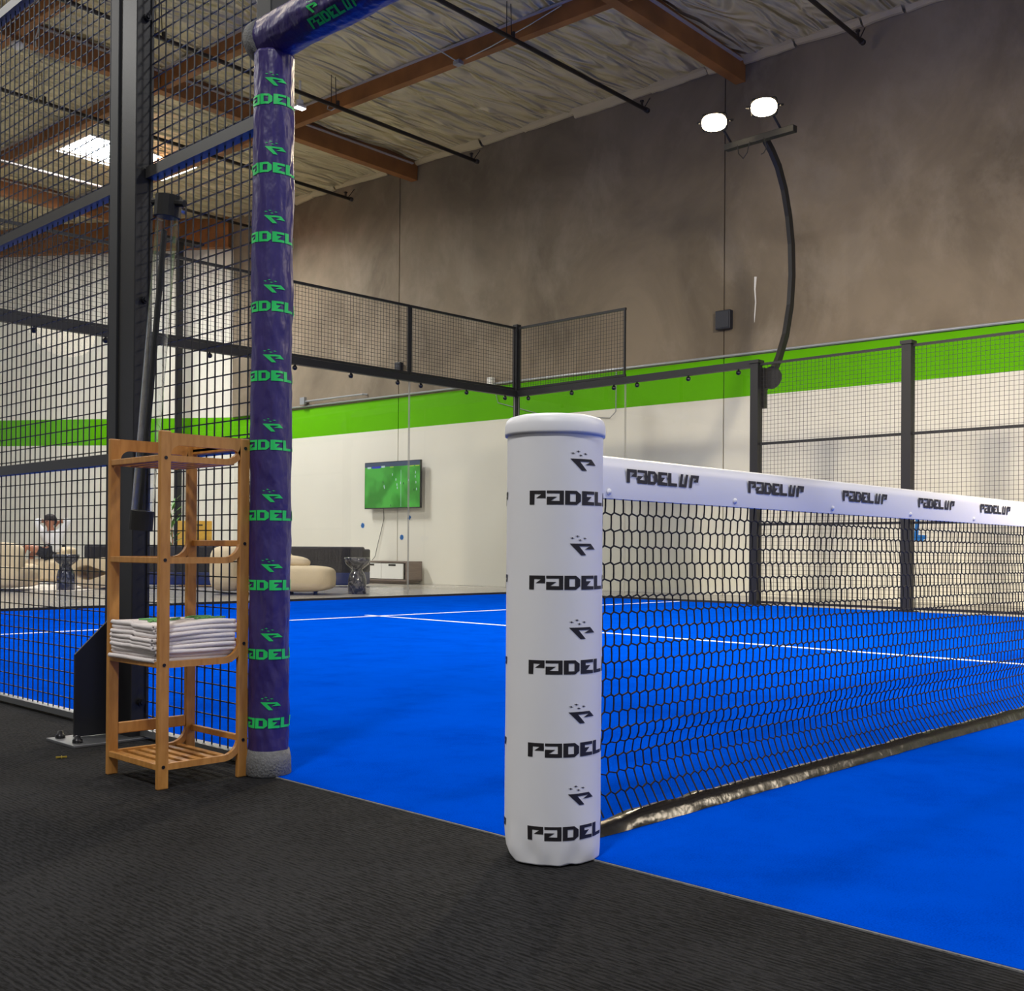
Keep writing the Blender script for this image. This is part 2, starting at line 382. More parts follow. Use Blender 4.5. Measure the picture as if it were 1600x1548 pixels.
m = MB(); m.box(-12.2, -12, -12, 34, 0, 8.3); tag(m.build('wall_left', M['wallwhite']), kind='structure')
# exposed concrete pilaster at the corner of the two walls
m = MB(); m.box(wx(20.5)-.06, wx(20.5)+.2, 20.05, 20.72, ZG1, ZT); tag(m.build('trim_2', M['concrete']), kind='structure')
m = MB(); m.box(8.2, 8.5, 24.9, 25.3, 0, 8.0)

def fbm(x, y, s, o=4): return noise.fractal(Vector((x*s, y*s, 3.3)), 1.0, 2.0, o)
# roof framing follows the long wall: grid turned a few degrees against the court
RA = math.atan(.057)
RM = Matrix.Translation((12.9, 0, 0)) @ Matrix.Rotation(RA, 4, 'Z')
RI = RM.inverted()
PUR = [-3.2-2.3*i for i in range(10)]
GIR = [14.77, 7.62, .47, -6.68, 21.92]
SKX0, SKX1, SKY0, SKY1 = -4.78, -2.62, 18.3, 19.5
BX, BY = Vector((wx(20.7), 20.7)), Vector((3.2, 33.2))
def behind_back(X, Y, mrg=.25):
    p = RM @ Vector((X, Y, 0)); d = (BY-BX).normalized(); n = Vector((d.y, -d.x)); return (Vector((p.x, p.y))-BX).dot(n) > mrg
def ceil():
    st = .13; xs = [-26+i*st for i in range(int(26.2/st)+1)]; ys = [-12+i*st for i in range(int(44/st))]
    vs = []; H = len(ys); fs = []
    for x in xs:
        d = min(abs(x-p-.065) for p in PUR)
        for y in ys:
            z = 8.10 - .05*math.exp(-(d/.3)**2)
            n1 = noise.noise(Vector((x*.8, y*2.2+x*.6, 1.1))); n2 = noise.noise(Vector((x*1.9, y*4.5-x*1.3, 6)))
            z += .035*n1+.018*n2; seam = abs(((y+.4) % 1.2)-.6); z += .02*(1-math.exp(-(seam/.07)**2))
            vs.append((x, y, z))
    for i in range(len(xs)-1):
        for j in range(H-1):
            x, y = xs[i]+st/2, ys[j]+st/2
            if SKX0 < x < SKX1 and SKY0 < y < SKY1: continue
            if behind_back(x, y): continue
            fs.append((i*H+j, i*H+j+1, (i+1)*H+j+1, (i+1)*H+j))
    o = MB(); o.M = RM; o.add(vs, fs); return o
tag(ceil().build('ceiling', M['insul'], smooth=True, fix=False), kind='structure')
m = MB(); m.M = RM; X0, X1, Y0, Y1 = SKX0-.05, SKX1+.05, SKY0-.05, SKY1+.05
m.box(-26, X0, -12, 34, 8.42, 8.5); m.box(X1, .3, -12, 34, 8.42, 8.5); m.box(X0, X1, -12, Y0, 8.42, 8.5); m.box(X0, X1, Y1, 34, 8.42, 8.5)
for a in ((X0, X0+.03, Y0, Y1), (X1-.03, X1, Y0, Y1), (X0, X1, Y0, Y0+.03), (X0, X1, Y1-.03, Y1)): m.box(a[0], a[1], a[2], a[3], 8.08, 8.42, k=1)
tag(m.build('ceiling_deck', [M['walnut'], M['white_paint']]), kind='structure')
m = MB(); m.M = RM; m.box(X0+.03, X1-.03, Y0+.03, Y1-.03, 8.20, 8.24); tag(m.build('window_1', M['skylight']), kind='structure')
def beam(x0, x1, y0, y1, z0, strips, name='roof_beam'):
    m = MB(); m.M = RM; m.box(x0, x1, y0, y1, z0, 8.4)
    o = m.build(name, M['timber'], bevel=.006); tag(o, kind='structure')
    s = MB(); s.M = RM
    for b in strips: s.box(*b)
    s.build('flange_strip', M['silver'], o); return o
for y in GIR:
    xe = -.01 if y < 20 else -1.0
    beam(-26, xe, y, y+.17, 7.76, [(-26, xe-.15, y-.05, y+.005, 8.03, 8.05), (-26, xe-.15, y+.165, y+.22, 8.03, 8.05)])
gs = sorted(GIR)
for x in PUR:
    for a, b in zip([-12]+gs[:-1], gs):
        beam(x, x+.13, a+(.175 if a > -12 else 0), b-.005, 7.81, [(x-.05, x+.005, a+.3, b-.1, 8.045, 8.065), (x+.125, x+.18, a+.3, b-.1, 8.045, 8.065)], 'roof_purlin')
# deep beam carried along the slanted back wall
p, q = Vector((wx(20.7), 20.7)), Vector((3.2, 33.2)); d = (q-p).normalized(); n = Vector((-d.y, d.x)); n = n if n.x < 0 else -n
m = MB(); a, b = p+d*.1+n*.01, q+n*.01; a2, b2 = a+n*.18, b+n*.18
m.add([(*a,7.45),(*b,7.45),(*b2,7.45),(*a2,7.45),(*a,8.3),(*b,8.3),(*b2,8.3),(*a2,8.3)], [(3,2,1,0),(4,5,6,7),(0,1,5,4),(1,2,6,5),(2,3,7,6),(3,0,4,7)])
tag(m.build('roof_beam', M['timber'], bevel=.006), kind='structure')
# curling foil lips of the insulation against the long wall
lip = MB(); lip.M = RM; y = 20.3
while y > -1:
    L = random.uniform(.5, 1.6); dx = random.uniform(.01, .05); dz = random.uniform(-.03, .05); c = random.uniform(0, 6); N = 14
    n0 = len(lip.v); vs = []
    for t in range(N+1):
        ya = y-L*t/N; za = 8.04+dz+.02*math.sin(t/N*2.6+c)+.012*noise.noise(Vector((ya*6, 0, 2)))
        vs += [(-.16, ya, 8.12), (-.08-dx, ya, za+.03), (-.045-dx*.6, ya, za-.022), (-.02, ya, za-.028), (-.012, ya, za+.06)]
    lip.add(vs, [(t*5+u, t*5+5+u, t*5+6+u, t*5+1+u) for t in range(N) for u in range(4)])
    y -= L+random.uniform(-.02, .06)
tag(lip.build('trim_3', M['batt_edge'], fix=False), kind='structure')
# steel column in front of the back wall
m = MB(); m.box(10.53, 10.65, 21.1, 21.22, 0, 7.44); m.box(10.2, 11.1, 21.0, 21.3, 7.44, 7.5)
tag(m.build('steel_column', M['farmetal']), kind='structure')

# ------------------------------------------------------------------ sprinkler pipes, conduits, boxes
pipes = [(16.35, '', 7.63), (12.9, '', 7.63), (9.2, '', 7.63), (5.62, '', 7.68), (19.55, '', 7.63)]
plabs = ['dark sprinkler pipe ending low on the concrete wall left of the big brown beam end',
         'long dark sprinkler pipe ending just right of the left brown beam end',
         'dark sprinkler pipe ending between the two brown beam ends',
         'dark sprinkler pipe ending at top right above the floodlights',
         'dark sprinkler pipe crossing below the bright skylight']
for (y, _, z), lb in zip(pipes, plabs):
    pp = RM @ Vector((-.35, y, z)); t = empty('sprinkler_pipe', pp, lb, 'pipe', 'sprinkler pipes under the roof', RA); xe = 10
    m = MB(); m.tube([(-xe-8, 0, 0), (0, 0, 0)], .032, 8); m.tube([(-.02, 0, 0), (.05, 0, 0)], .042, 8); m.build('pipe', M['pipe'], t, True)
    for k in range(5):
        xx = -.12-3.05*k
        if k == 0: m = MB(); m.tube([(xx, 0, 0), (xx, 0, .09)], .022, 6); m.tube([(xx, 0, .09),(xx, 0, .11)], .035, 6); m.tube([(xx+.05, 0, 0), (xx+.22, .0, .22)], .008, 4); m.build('sprinkler_head', M['pipe'], t)
        else:
            m = MB(); m.tube([(xx, 0, 0), (xx, 0, .10)], .025, 6); m.tube([(xx-.02, .02, .03), (xx-.04, .02, .5)], .006, 4); m.tube([(xx-.12, .02, .0), (xx-.12, .02, .5)], .006, 4)
            m.build('pipe_hanger', M['pipe'], t)

def onwall(y, z, off=0): return Vector((wx(y)-off, y, z))
m = MB(); m.tube([onwall(20.4, 3.66, .03), onwall(-6, 3.62, .03)], .022, 8)
t = m.build('wall_conduit', M['conduit'], smooth=True); tag(t, 'long grey metal conduit running along the top of the green wall band', 'conduit')
m = MB(); m.tube([onwall(18.1, 3.75, .08), onwall(16.2, 3.75, .08)], .02, 8); m.box(wx(18.1)-.12, wx(18.1)-.06, 18.02, 18.18, 3.69, 3.84); m.tube([onwall(16.2, 3.75, .08), onwall(16.15, 3.75, .01)], .02, 8)
tag(m.build('short_conduit', M['conduit']), 'short grey conduit with junction box above green band, left of the screen', 'conduit')
def wbox(y, z, w, h, d, mt, name, lb, cat, holes=True):
    t = empty(name, (wx(y), y, z), lb, cat, rz=R(3.26))
    m = MB(); m.box(-d, 0, -w/2, w/2, -h/2, h/2); m.build('housing', mt, t, bevel=.012)
    m = MB(); m.box(-d-.008, -d, -w/2+.02, w/2-.02, -h/2+.02, h/2-.02); m.build('cover', mt, t, bevel=.003)
    return t
wbox(7.93, 4.19, .26, .29, .10, M['black_box'], 'junction_box', 'black square junction box on the wall joint right of centre, under the floodlights', 'electrical box')
wbox(15.2, 4.17, .16, .24, .09, M['black_box'], 'junction_box', 'small black junction box on the left wall joint behind the mesh', 'electrical box')
wbox(12.75, 3.68, .12, .17, .10, M['white_paint'], 'outlet_box', 'small white box on the conduit beside the glass corner', 'electrical box')
m = MB(); m.tube([onwall(9.98, 3.6, .02), onwall(9.98, 2.95, .02), onwall(10.1, 2.85, .02), onwall(11.6, 3.02, .02), onwall(12.6, 3.3, .02), onwall(12.7, 3.6, .02)], .008, 6)
tag(m.build('wall_wire', M['conduit']), 'thin pale wire looping across the green band behind the glass corner', 'wire')
# paint drip
m = MB(); pts = [(7.42, 4.78), (7.43, 4.6), (7.415, 4.4), (7.43, 4.2), (7.435, 4.1)]
m.tube([onwall(a, b, .004) for a, b in pts], [.022, .014, .010, .010, .004], 6); tag(m.build('paint_drip', M['white_paint']), 'thin vertical drip of white paint on the bare concrete wall', 'paint drip')
# blue tape marks
def tape(y, z, segs, lb):
    m = MB()
    for (a, b, c, e) in segs:
        p = [onwall(y+a, z+b, .003), onwall(y+c, z+e, .003)]; dd = (p[1]-p[0]).normalized(); nn = Vector((-1, -.057, 0)).cross(dd).normalized()*.028
        q = [p[0]-nn, p[1]-nn, p[1]+nn, p[0]+nn]; o = Vector((-.003, 0, 0)); m.add([*q, *[v+o for v in q]], [(3,2,1,0),(4,5,6,7),(0,1,5,4),(1,2,6,5),(2,3,7,6),(3,0,4,7)])
    tag(m.build('tape_mark', M['bluetape']), lb, 'tape', 'blue tape marks on the white wall')
tape(16.27, 1.12, [(-.045,.02,.045,-.02),(-.02,-.045,.02,.045)], 'small blue tape scrap on white wall left below the screen')
tape(14.91, 1.26, [(-.03,.03,.02,-.03),(-.03,-.01,.02,.01)], 'small blue tape scrap right under the lower right of the screen')
tape(15.12, .88, [(-.045,.02,.045,-.02),(-.02,-.045,.02,.045)], 'small blue tape scrap just above the low media cabinet')
tape(4.93, .97, [(.0,.17,.02,-.08),(.14,-.09,-.12,-.10),(.1,-.12,-.08,-.13)], 'tall blue tape mark on wall seen through the net at right')

# ------------------------------------------------------------------ wire mesh
def grid_mesh(org, du, L, z0, z1, step=.05, r=.0019, off=0):
    """welded wire grid in the vertical plane through org along unit du"""
    m = MB(); o = Vector((org[0], org[1], 0)); du = Vector((du[0], du[1], 0)); nn = Vector((du.y, -du.x, 0))
    def bar(a, b, w1, w2):
        vs = [a-w1-w2, a+w1-w2, a+w1+w2, a-w1+w2, b-w1-w2, b+w1-w2, b+w1+w2, b-w1+w2]
        m.add(vs, [(0,1,5,4),(1,2,6,5),(2,3,7,6),(3,0,4,7)])
    Z = Vector((0,0,1)); n = int(round(L/step))
    for i in range(n+1):
        a = o+du*(i*L/n); bar(a+Z*z0, a+Z*z1, du*r, nn*r)
    k = int(round((z1-z0)/step))
    for i in range(k+1):
        z = z0+(z1-z0)*i/k; a = o+nn*r*2+Z*z; bar(a, a+du*L, Z*r, nn*r)
    return m

def mesh_panel(name, org, du, L, z0, z1, label, frame=(), r=.0019, fr=.02, mtw='wire', mtf='black_metal', group=None, sides=True, rails=()):
    t = empty(name, (org[0], org[1], 0), label, 'fence panel', group)
    inv = Matrix.Translation((-org[0], -org[1], 0))
    g = grid_mesh(org, du, L, z0, z1, r=r); g2 = MB(); g2.M = inv; g2.add(g.v, g.f); g2.build('wire_mesh', M[mtw], t, fix=False)
    d = Vector((du[0], du[1], 0)); nn = Vector((du[1], -du[0], 0))
    def bar(m, a, b, zc, h, w):
        p = d*a; q = d*b
        vs = [p-nn*w+Vector((0,0,zc-h)), q-nn*w+Vector((0,0,zc-h)), q+nn*w+Vector((0,0,zc-h)), p+nn*w+Vector((0,0,zc-h)),
              p-nn*w+Vector((0,0,zc+h)), q-nn*w+Vector((0,0,zc+h)), q+nn*w+Vector((0,0,zc+h)), p+nn*w+Vector((0,0,zc+h))]
        m.add(vs, [(3,2,1,0),(4,5,6,7),(0,1,5,4),(1,2,6,5),(2,3,7,6),(3,0,4,7)])
    for zc in rails:
        m = MB(); bar(m, 0, L, zc, fr, fr); m.build('rail', M[mtf], t)
    if sides:
        for s in (fr, L-fr):
            m = MB(); bar(m, s-fr*.7, s+fr*.7, (z0+z1)/2, (z1-z0)/2, fr*.8); m.build('side_bar', M[mtf], t)
    return t

# near side fence (x = 0)
mesh_panel('wire_fence', (0, 2.18), (0, 1), 1.95, .03, 4, 'large black wire mesh panel left of the black steel post', rails=(1, 2, 3), mtf='rail', sides=False)
mesh_panel('wire_fence', (0, 4.17), (0, 1), 1.9, .03, 4, 'black wire mesh fence section farther left along the near side', rails=(1, 2, 3), mtf='rail', sides=False)
mesh_panel('wire_fence', (0, 1.22), (0, 1), .74, .03, 4, 'narrow black wire mesh panel behind the bamboo shelf', rails=(1, 2, 3), mtf='rail', sides=False)
for y0, L in ((1.22, .755), (2.18, 1.95), (4.17, 1.9)):
    m = MB(); m.box(-.02, .02, y0, y0+L, 0.012, .035); tag(m.build('base_rail', M['steel']), {1.22:'short grey steel base rail behind the bamboo shelf', 2.18:'long grey steel base rail under mesh left of the black post', 4.17:'grey steel base rail farthest along the near fence'}[y0], 'rail')

# black steel post with gusset and base plate
P = empty('fence_post', (0, 2.055, 0), 'tall black square steel post with gusset foot, left of the bamboo shelf', 'post')
m = MB(); m.box(-.055, .012, -.09, .03, .0, 4.05); m.build('column', M['black_metal'], P, bevel=.003)
m = MB(); m.box(-.062, .0, .032, .092, .0, 4.05); m.build('flange', M['grey_edge'], P, bevel=.002)
m = MB()
gp = [(-.055,.012),(-.20,.012),(-.20,.30),(-.055,.44)]
m.prism(gp, lambda a, b: (a, .032, b), lambda a, b: (a, .042, b)); m.build('gusset', M['black_metal'], P)
m = MB(); m.box(-.27, .05, -.12, .10, 0, .010); m.build('base_plate', M['steel'], P, bevel=.002)
for bx, by in ((-.235, -.07), (-.235, .065), (.02, -.105)):
    m = MB(); m.lathe([(.017,.010),(.017,.020),(.011,.024),(.009,.034),(.0,.036)], 10, c=(bx, by, 0)); m.build('anchor_bolt', M['bolt'], P, True)
for zz in (2.55, 1.55, .13):
    m = MB(); m.tube([(-.02, -.088, zz), (-.02, -.104, zz)], .013, 10); m.tube([(-.02, -.10, zz), (-.02, -.112, zz)], .008, 8); m.build('bolt', M['bolt'], P)

# clear ball tube hanging on the fence
T = empty('ball_tube', (-.10, 1.815, .745), 'clear plastic ball collecting tube with black caps hung on the fence', 'ball tube')
a, b = Vector((0, 0, 0)), Vector((.03, -.115, 1.10)); ax = (b-a).normalized()
m = MB(); m.tube([a+ax*.0, a+ax*.4, b], .036, 20, cap=False); m.build('tube', M['acrylic'], T, True, fix=False)
m = MB(); m.tube([a-ax*.01, a+ax*.055], .039, 20); m.build('bottom_cap', M['rubber'], T)
m = MB(); m.tube([b-ax*.065, b+ax*.005], .044, 14); m.tube([b+Vector((-.03,.05,-.01)), b+Vector((.02,-.07,-.03))], .012, 8); m.build('top_cap', M['rubber'], T)
m = MB(); m.tube([a+ax*.06+Vector((0,.012,0)), a+ax*1.0+Vector((0,.012,0))], .010, 6); m.build('carry_strap', M['rubber'], T)
m = MB(); m.tube([b+Vector((.02,.0,-.03)), b+Vector((.07,.02,-.03))], .006, 6); m.build('hook', M['steel'], T)

# ------------------------------------------------------------------ purple padded door frame
PX, PY = -.04, 1.125
def wrapfn(c, r, a0, z0, s=1):
    """print wrapped on a vertical cylinder, starting at angle a0, running left to right seen from outside"""
    return lambda x, y: (c[0]+(r+.0012)*math.cos(a0+s*x/r), c[1]+(r+.0012)*math.sin(a0+s*x/r), z0+y)
def pad_mesh(r, z0, z1, wr, seed, n=64, nz=150, cap=.03):
    """slightly wrinkled sleeve; returns MB and radius function"""
    def rad(a, z):
        e = wr*noise.fractal(Vector((math.cos(a)*1.7, math.sin(a)*1.7, z*6+seed)), .9, 2.1, 3)
        e += wr*.9*noise.noise(Vector((math.cos(a)*3+z*9, math.sin(a)*3-z*4, z*17+seed)))*max(0, noise.noise(Vector((z*2.1, seed, 4)))+.45)
        return r+e
    m = MB(); vs = []; fs = []
    for i in range(nz+1):
        z = z0+(z1-z0)*i/nz
        for j in range(n):
            a = 2*math.pi*j/n; q = rad(a, z)
            vs.append((q*math.cos(a), q*math.sin(a), z))
    for i in range(nz):
        for j in range(n): fs.append((i*n+j, i*n+(j+1) % n, (i+1)*n+(j+1) % n, (i+1)*n+j))
    fs.append(tuple(range(n-1, -1, -1))); fs.append(tuple(range(nz*n, nz*n+n)))
    m.add(vs, fs); return m, rad
camang = math.atan2(-1.76177-PY, -1.91684-PX)
D = empty('door_frame', (PX, PY, 0), 'court entrance frame wrapped in purple pads with green lettering', 'door frame')
m, rad = pad_mesh(.060, .072, 2.155, .0048, 3, n=96, nz=260)
zrows = [2.004,1.801,1.597,1.392,1.186,.982,.774,.568,.364,.161]
for z in zrows:
    for rep in range(2):
        a0 = camang-(.0365*3.24)/.060+rep*(WLEN+.085)/.060+.0
        fn = lambda x, y, a0=a0, z=z: (lambda a, zz: ((rad(a, zz)+.0016)*math.cos(a), (rad(a, zz)+.0016)*math.sin(a), zz))(a0+x/.060, z-.015+y)
        if rep == 0: decal(m, WORD[:10], fn, 1)
        fl = lambda x, y, a0=a0, z=z: (lambda a, zz: ((rad(a, zz)+.0016)*math.cos(a), (rad(a, zz)+.0016)*math.sin(a), zz))(a0+(x+.0365*2.55)/.060, z+.062+y)
        if rep == 0: decal(m, logo(.85), fl, 1)
m.build('post_pad', [M['purple'], M['ink_green']], D, True, fix=False)
m = MB(); m.lathe([(.062,.0),(.068,.006),(.067,.05),(.062,.078)], 32); m.build('foam_foot', M['foam'], D, True)
m = MB(); m.box(-.035, .035, -.035, .045, 2.165, 4.05); m.build('steel_tube', M['grey_edge'], D, bevel=.004)
# beam along -y at z 2.235
bz = 2.212; br = .064; L = 2.35
mb0, radb = pad_mesh(br, 0, L, .004, 11, n=96, nz=220)
m = MB(); m.M = Matrix.Translation((0, .045, bz)) @ Matrix.Rotation(R(90), 4, 'X')   # local z -> -y
m.add(mb0.v, mb0.f)
# angles on the beam: local (cos,sin) -> world x, z
cam_b = math.atan2(.68-bz, -1.9)     # direction to camera in x-z
for k in range(5):
    s0 = .285+k*.305
    # reading direction left->right seen from outside (-x) is towards -y, which is local +z
    def fnb(x, y, s0=s0, da=0.0):
        a = math.pi+1.02 - (y)/br + da; zz = s0+x*.8
        rr = radb(a, zz)+.0016
        return (rr*math.cos(a), rr*math.sin(a), zz)
    decal(m, WORD, lambda x, y, s0=s0: fnb(x, y-.008, s0), 1)
    decal(m, logo(.85), lambda x, y, s0=s0: fnb(x+.02, y+.052, s0), 1)
m.build('beam_pad', [M['purple'], M['ink_green']], D, True, fix=False)
m = MB(); m.tube([(0, .068, bz), (0, .02, bz)], .067, 28); m.build('foam_end', M['foam'], D, True)
m = MB(); m.tube([(0, .05, bz), (0, -L+.03, bz)], .03, 8); m.build('inner_beam', M['black_metal'], D)
m, _ = pad_mesh(.06, .072, 2.17, .0045, 9, nz=60); m2 = MB(); m2.M = Matrix.Translation((0, -L, 0)); m2.add(m.v, m.f)
m2.build('post_pad', M['purple'], D, True, fix=False)
m = MB(); m.lathe([(.062,.0),(.068,.006),(.067,.05),(.062,.078)], 32, c=(0,-L,0)); m.build('foam_foot', M['foam'], D, True)

# ------------------------------------------------------------------ white padded net post
C0 = (-.082, -.073); Rn = .1068
N = empty('net_post', (C0[0], C0[1], 0), 'white padded cylindrical net post printed with black lettering', 'net post')
def radn(a, z):
    e = .0012*noise.noise(Vector((math.cos(a)*1.5, math.sin(a)*1.5, z*3)))
    if z < .10:
        t = (1-z/.10); e += t*(.006*noise.noise(Vector((math.cos(a)*3.2, math.sin(a)*3.2, z*16)))-.006*t*t)
    return Rn+e
m = MB(); vs = []; fs = []; n = 96; nz = 90
for i in range(nz+1):
    tz = i/nz; 
    for j in range(n):
        a = 2*math.pi*j/n
        zb = .004+(.034)*max(0, noise.noise(Vector((math.cos(a)*1.4+3.1, math.sin(a)*1.4, .5))))
        z = zb+(.950-zb)*(tz**1.3); q = radn(a, z); vs.append((q*math.cos(a), q*math.sin(a), z))
for i in range(nz):
    for j in range(n): fs.append((i*n+j, i*n+(j+1) % n, (i+1)*n+(j+1) % n, (i+1)*n+j))
fs.append(tuple(range(n-1, -1, -1))); m.add(vs, fs)
ca = math.atan2(-1.76177-C0[1], -1.91684-C0[0])
WORDP, WLP = word(.0275, .0337)
zr = [.791,.609,.428,.251,.073]; zl = [.875,.693,.513,.332,.157]
for z in zr:
    for rep in (0, 1):
        a0 = ca-R(30)+rep*(math.pi-R(15))
        fn = lambda x, y, a0=a0, z=z: (lambda a, zz: ((radn(a, zz)+.0008)*math.cos(a), (radn(a, zz)+.0008)*math.sin(a), zz))(a0+x/Rn, z-.015+y)
        decal(m, WORD, fn, 1)
for z in zl:
    for rep in (0, 1):
        a0 = ca+R(17.5)+rep*(math.pi-R(15))
        fn = lambda x, y, a0=a0, z=z: (lambda a, zz: ((radn(a, zz)+.0008)*math.cos(a), (radn(a, zz)+.0008)*math.sin(a), zz))(a0+x/Rn, z+y)
        decal(m, logo(.93), fn, 1)
m.build('pad_sleeve', [M['white_vinyl'], M['ink_black']], N, True, fix=False)
m = MB(); pr = [(.1065,.930),(.1115,.929),(.1125,.936),(.1118,.952),(.109,.963),(.102,.970),(.085,.975),(.04,.979),(.0005,.980)]
m.lathe(pr, 96, cap=False); m.build('cap', M['white_vinyl'], N, True)
m = MB(); m.lathe([(.05,.0),(.05,.03)], 24); m.build('foot', M['rubber'], N)

# ------------------------------------------------------------------ net
NT = empty('court_net', (.03, 0, 0), 'black court net with white printed tape stretched across the blue court', 'net')
XE = 9.72
def ztop(x): return .908-.030*math.sin(min(1, x/10)*math.pi)**.8*.9 if x > 0 else .908
def zt(x): 
    t = min(1, max(0, x/5)); return .910-.030*t if x <= 5 else .88+.03*(x-5)/5
m = MB(); nx = 200
prof = []   # tape: folded over the cable, front face flares
for i in range(nx+1):
    x = XE*i/nx; X = x; z = zt(x); sc = 0 if x < .05 else .002*noise.noise(Vector((x*6, 0, 0)))
    pts = [(-.014+sc, -.104), (-.017+sc, -.07), (-.014, -.03), (-.010, -.006), (0, 0), (.010, -.006), (.014, -.03), (.015, -.104)]
    prof.append([(X, py, z+pz) for py, pz in pts])
vs = [p for r_ in prof for p in r_]; fs = []
for i in range(nx):
    for j in range(7): fs.append((i*8+j, (i+1)*8+j, (i+1)*8+j+1, i*8+j+1))
m.add(vs, fs)
# lettering on the tape front: starts measured along x
xs0 = .240-.03; k = 0
while xs0+k*.545 < 9.4:
    x0 = xs0+k*.545; k += 1
    W2, wl2 = word(.034, .0395)
    decal(m, W2, lambda x, y, x0=x0: (x0+x, -.0185, zt(x0+x)-.062+y), 1, .02)
m.build('tape', [M['white_vinyl'], M['ink_black']], NT, True, fix=False)
for k in range(17):
    x = .175+k*.547-.03
    m = MB(); m.lathe([(.008,0),(.007,.003),(.003,.005),(.0005,.0055)], 12, c=(0,0,0), cap=False)
    m2 = MB(); m2.M = Matrix.Translation((x, -.016, zt(x)-.088)) @ Matrix.Rotation(R(90), 4, 'X'); m2.add(m.v, m.f)
    m2.build('tape_rivet', M['white_vinyl'], NT, True)
# knotless hexagonal netting with a soft S fold near the floor
rows = 19; cw = .0348; Z0 = .036
def netpt(x, t):
    """t: 0 at tape, 1 at floor band"""
    top = zt(x)-.10; z = top+(Z0-top)*t
    wv = .5+.5*noise.noise(Vector((x*.9, 0, 5)))
    fold = max(0, (t-.76)/.24)
    y = .0+.040*math.sin(fold*math.pi)*(.6+.6*wv)-.05*fold**2*.8+.012*noise.noise(Vector((x*2, t*3, 2)))
    xo = .020*math.sin(fold*math.pi*1.1)*(.5+wv)+.008*noise.noise(Vector((x*1.5, t*2.5, 9)))
    if x < .2: xo += -.02*(1-x/.25)*math.sin(t*9)
    return (x+xo, y, z+.012*math.sin(fold*math.pi)*wv)
m = MB(); ncol = int(XE/cw); rad_ = .0021
for i in range(rows):
    t0 = i/rows+.0040; t1 = (i+1)/rows-.0040
    sh = .0 if i % 2 == 0 else -.32*cw
    sh2 = -.32*cw if i % 2 == 0 else .0
    for c in range(ncol):
        x = (c+.35)*cw+sh; far = x > 3.4
        a, b = netpt(x, t0), netpt(x, t1)
        mid = netpt(x+.0008, (t0+t1)/2)
        m.tube([a, mid, b] if not far else [a, b], rad_, 4 if not far else 3, cap=False)
        if i < rows-1:
            tn = (i+1)/rows+.0040; xn = (c+.35)*cw+sh2
            m.tube([b, netpt(xn, tn)], rad_*1.1, 4 if not far else 3, cap=False)
            if i % 2 == 0: xo = xn+cw
            else: xo = xn-cw
            if 0 < xo < XE: m.tube([b, netpt(xo, tn)], rad_*1.1, 4 if not far else 3, cap=False)
m.build('netting', M['net'], NT, fix=False)
# dark vinyl band along the bottom
m = MB(); nx = 420; vs = []; fs = []
for i in range(nx+1):
    x = XE*i/nx; w1 = .006*noise.noise(Vector((x*7, 1, 0))); w2 = .008*noise.noise(Vector((x*11, 4, 0))); rise = .035 if x < .12 else 0
    yb = -.055+.010*noise.noise(Vector((x*1.3, 0, 7)))
    tp = min(1, .35+x*3)
    vs += [(x, yb+.05, .006), (x, yb+.042+w1, .006+.030*tp+w2), (x, yb+.02+w2, .006+.034*tp+w1), (x, yb+.0+w1, .006+.018*tp+w2*.6), (x, yb-.010+w2*.5, .005)]
for i in range(nx):
    for j in range(4): fs.append((i*5+j, (i+1)*5+j, (i+1)*5+j+1, i*5+j+1))
m.add(vs, fs); m.build('bottom_band', M['band'], NT, True, fix=False)
# matching padded post at the far end of the net
N2 = empty('net_post', (10.0-.14, 0, 0), 'white padded net post at the far end of the net', 'net post')
m = MB(); m.lathe([(.09,.012),(.09,.962)], 32, cap=False); m.build('pad_sleeve', M['white_vinyl'], N2, True)
m = MB(); m.lathe([(.09,.945),(.095,.944),(.096,.972),(.085,.99),(.0005,.995)], 32, cap=False); m.build('cap', M['white_vinyl'], N2, True)

# ------------------------------------------------------------------ bamboo shelf
SX0, SX1, SY0, SY1 = -.385, -.099, 1.143, 1.462
S = empty('bamboo_shelf', (SX0, SY0, 0), 'tall open bamboo shelf rack with four slatted tiers beside the purple pad', 'shelf')
sw, sd = SX1-SX0, SY1-SY0; LT = .016; LW = .033
for nm, x0, y0 in (('a', 0, 0), ('b', 0, sd-LT), ('c', sw-LW, 0), ('d', sw-LW, sd-LT)):
    m = MB(); m.box(x0, x0+LW, y0, y0+LT, 0, 1.005 if nm == 'a' else 1.0); m.build('leg', M['bamboo'], S, bevel=.003)
def side_loop(y, z, lo=.018, up=.052, top=False):
    """shelf side rail in the x-z plane at depth y; curves up into the right-hand leg"""
    m = MB(); Rc = .048; inner = []; outer = []
    xe = sw-LW+.001
    inner = [(LW-.001, z)]; outer = [(LW-.001, z-lo)]
    for k in range(9):
        a = -math.pi/2+k/8*math.pi/2
        inner.append((xe-Rc+Rc*math.cos(a), z+Rc+Rc*math.sin(a)))
    for k in range(9):
        a = -math.pi/2+k/8*math.pi/2*.55
        outer.append((xe-Rc+(Rc+lo)*math.cos(a)*1.0, z+Rc+(Rc+lo)*math.sin(a)))
    outer = [(min(px, xe), pz) for px, pz in outer]; outer.append((xe, z+Rc))
    poly = outer+inner[::-1]
    m.prism(poly, lambda a, b: (a, y, b), lambda a, b: (a, y+LT-.002, b))
    return m
tiers = [.071, .347+.010, .650, .937]
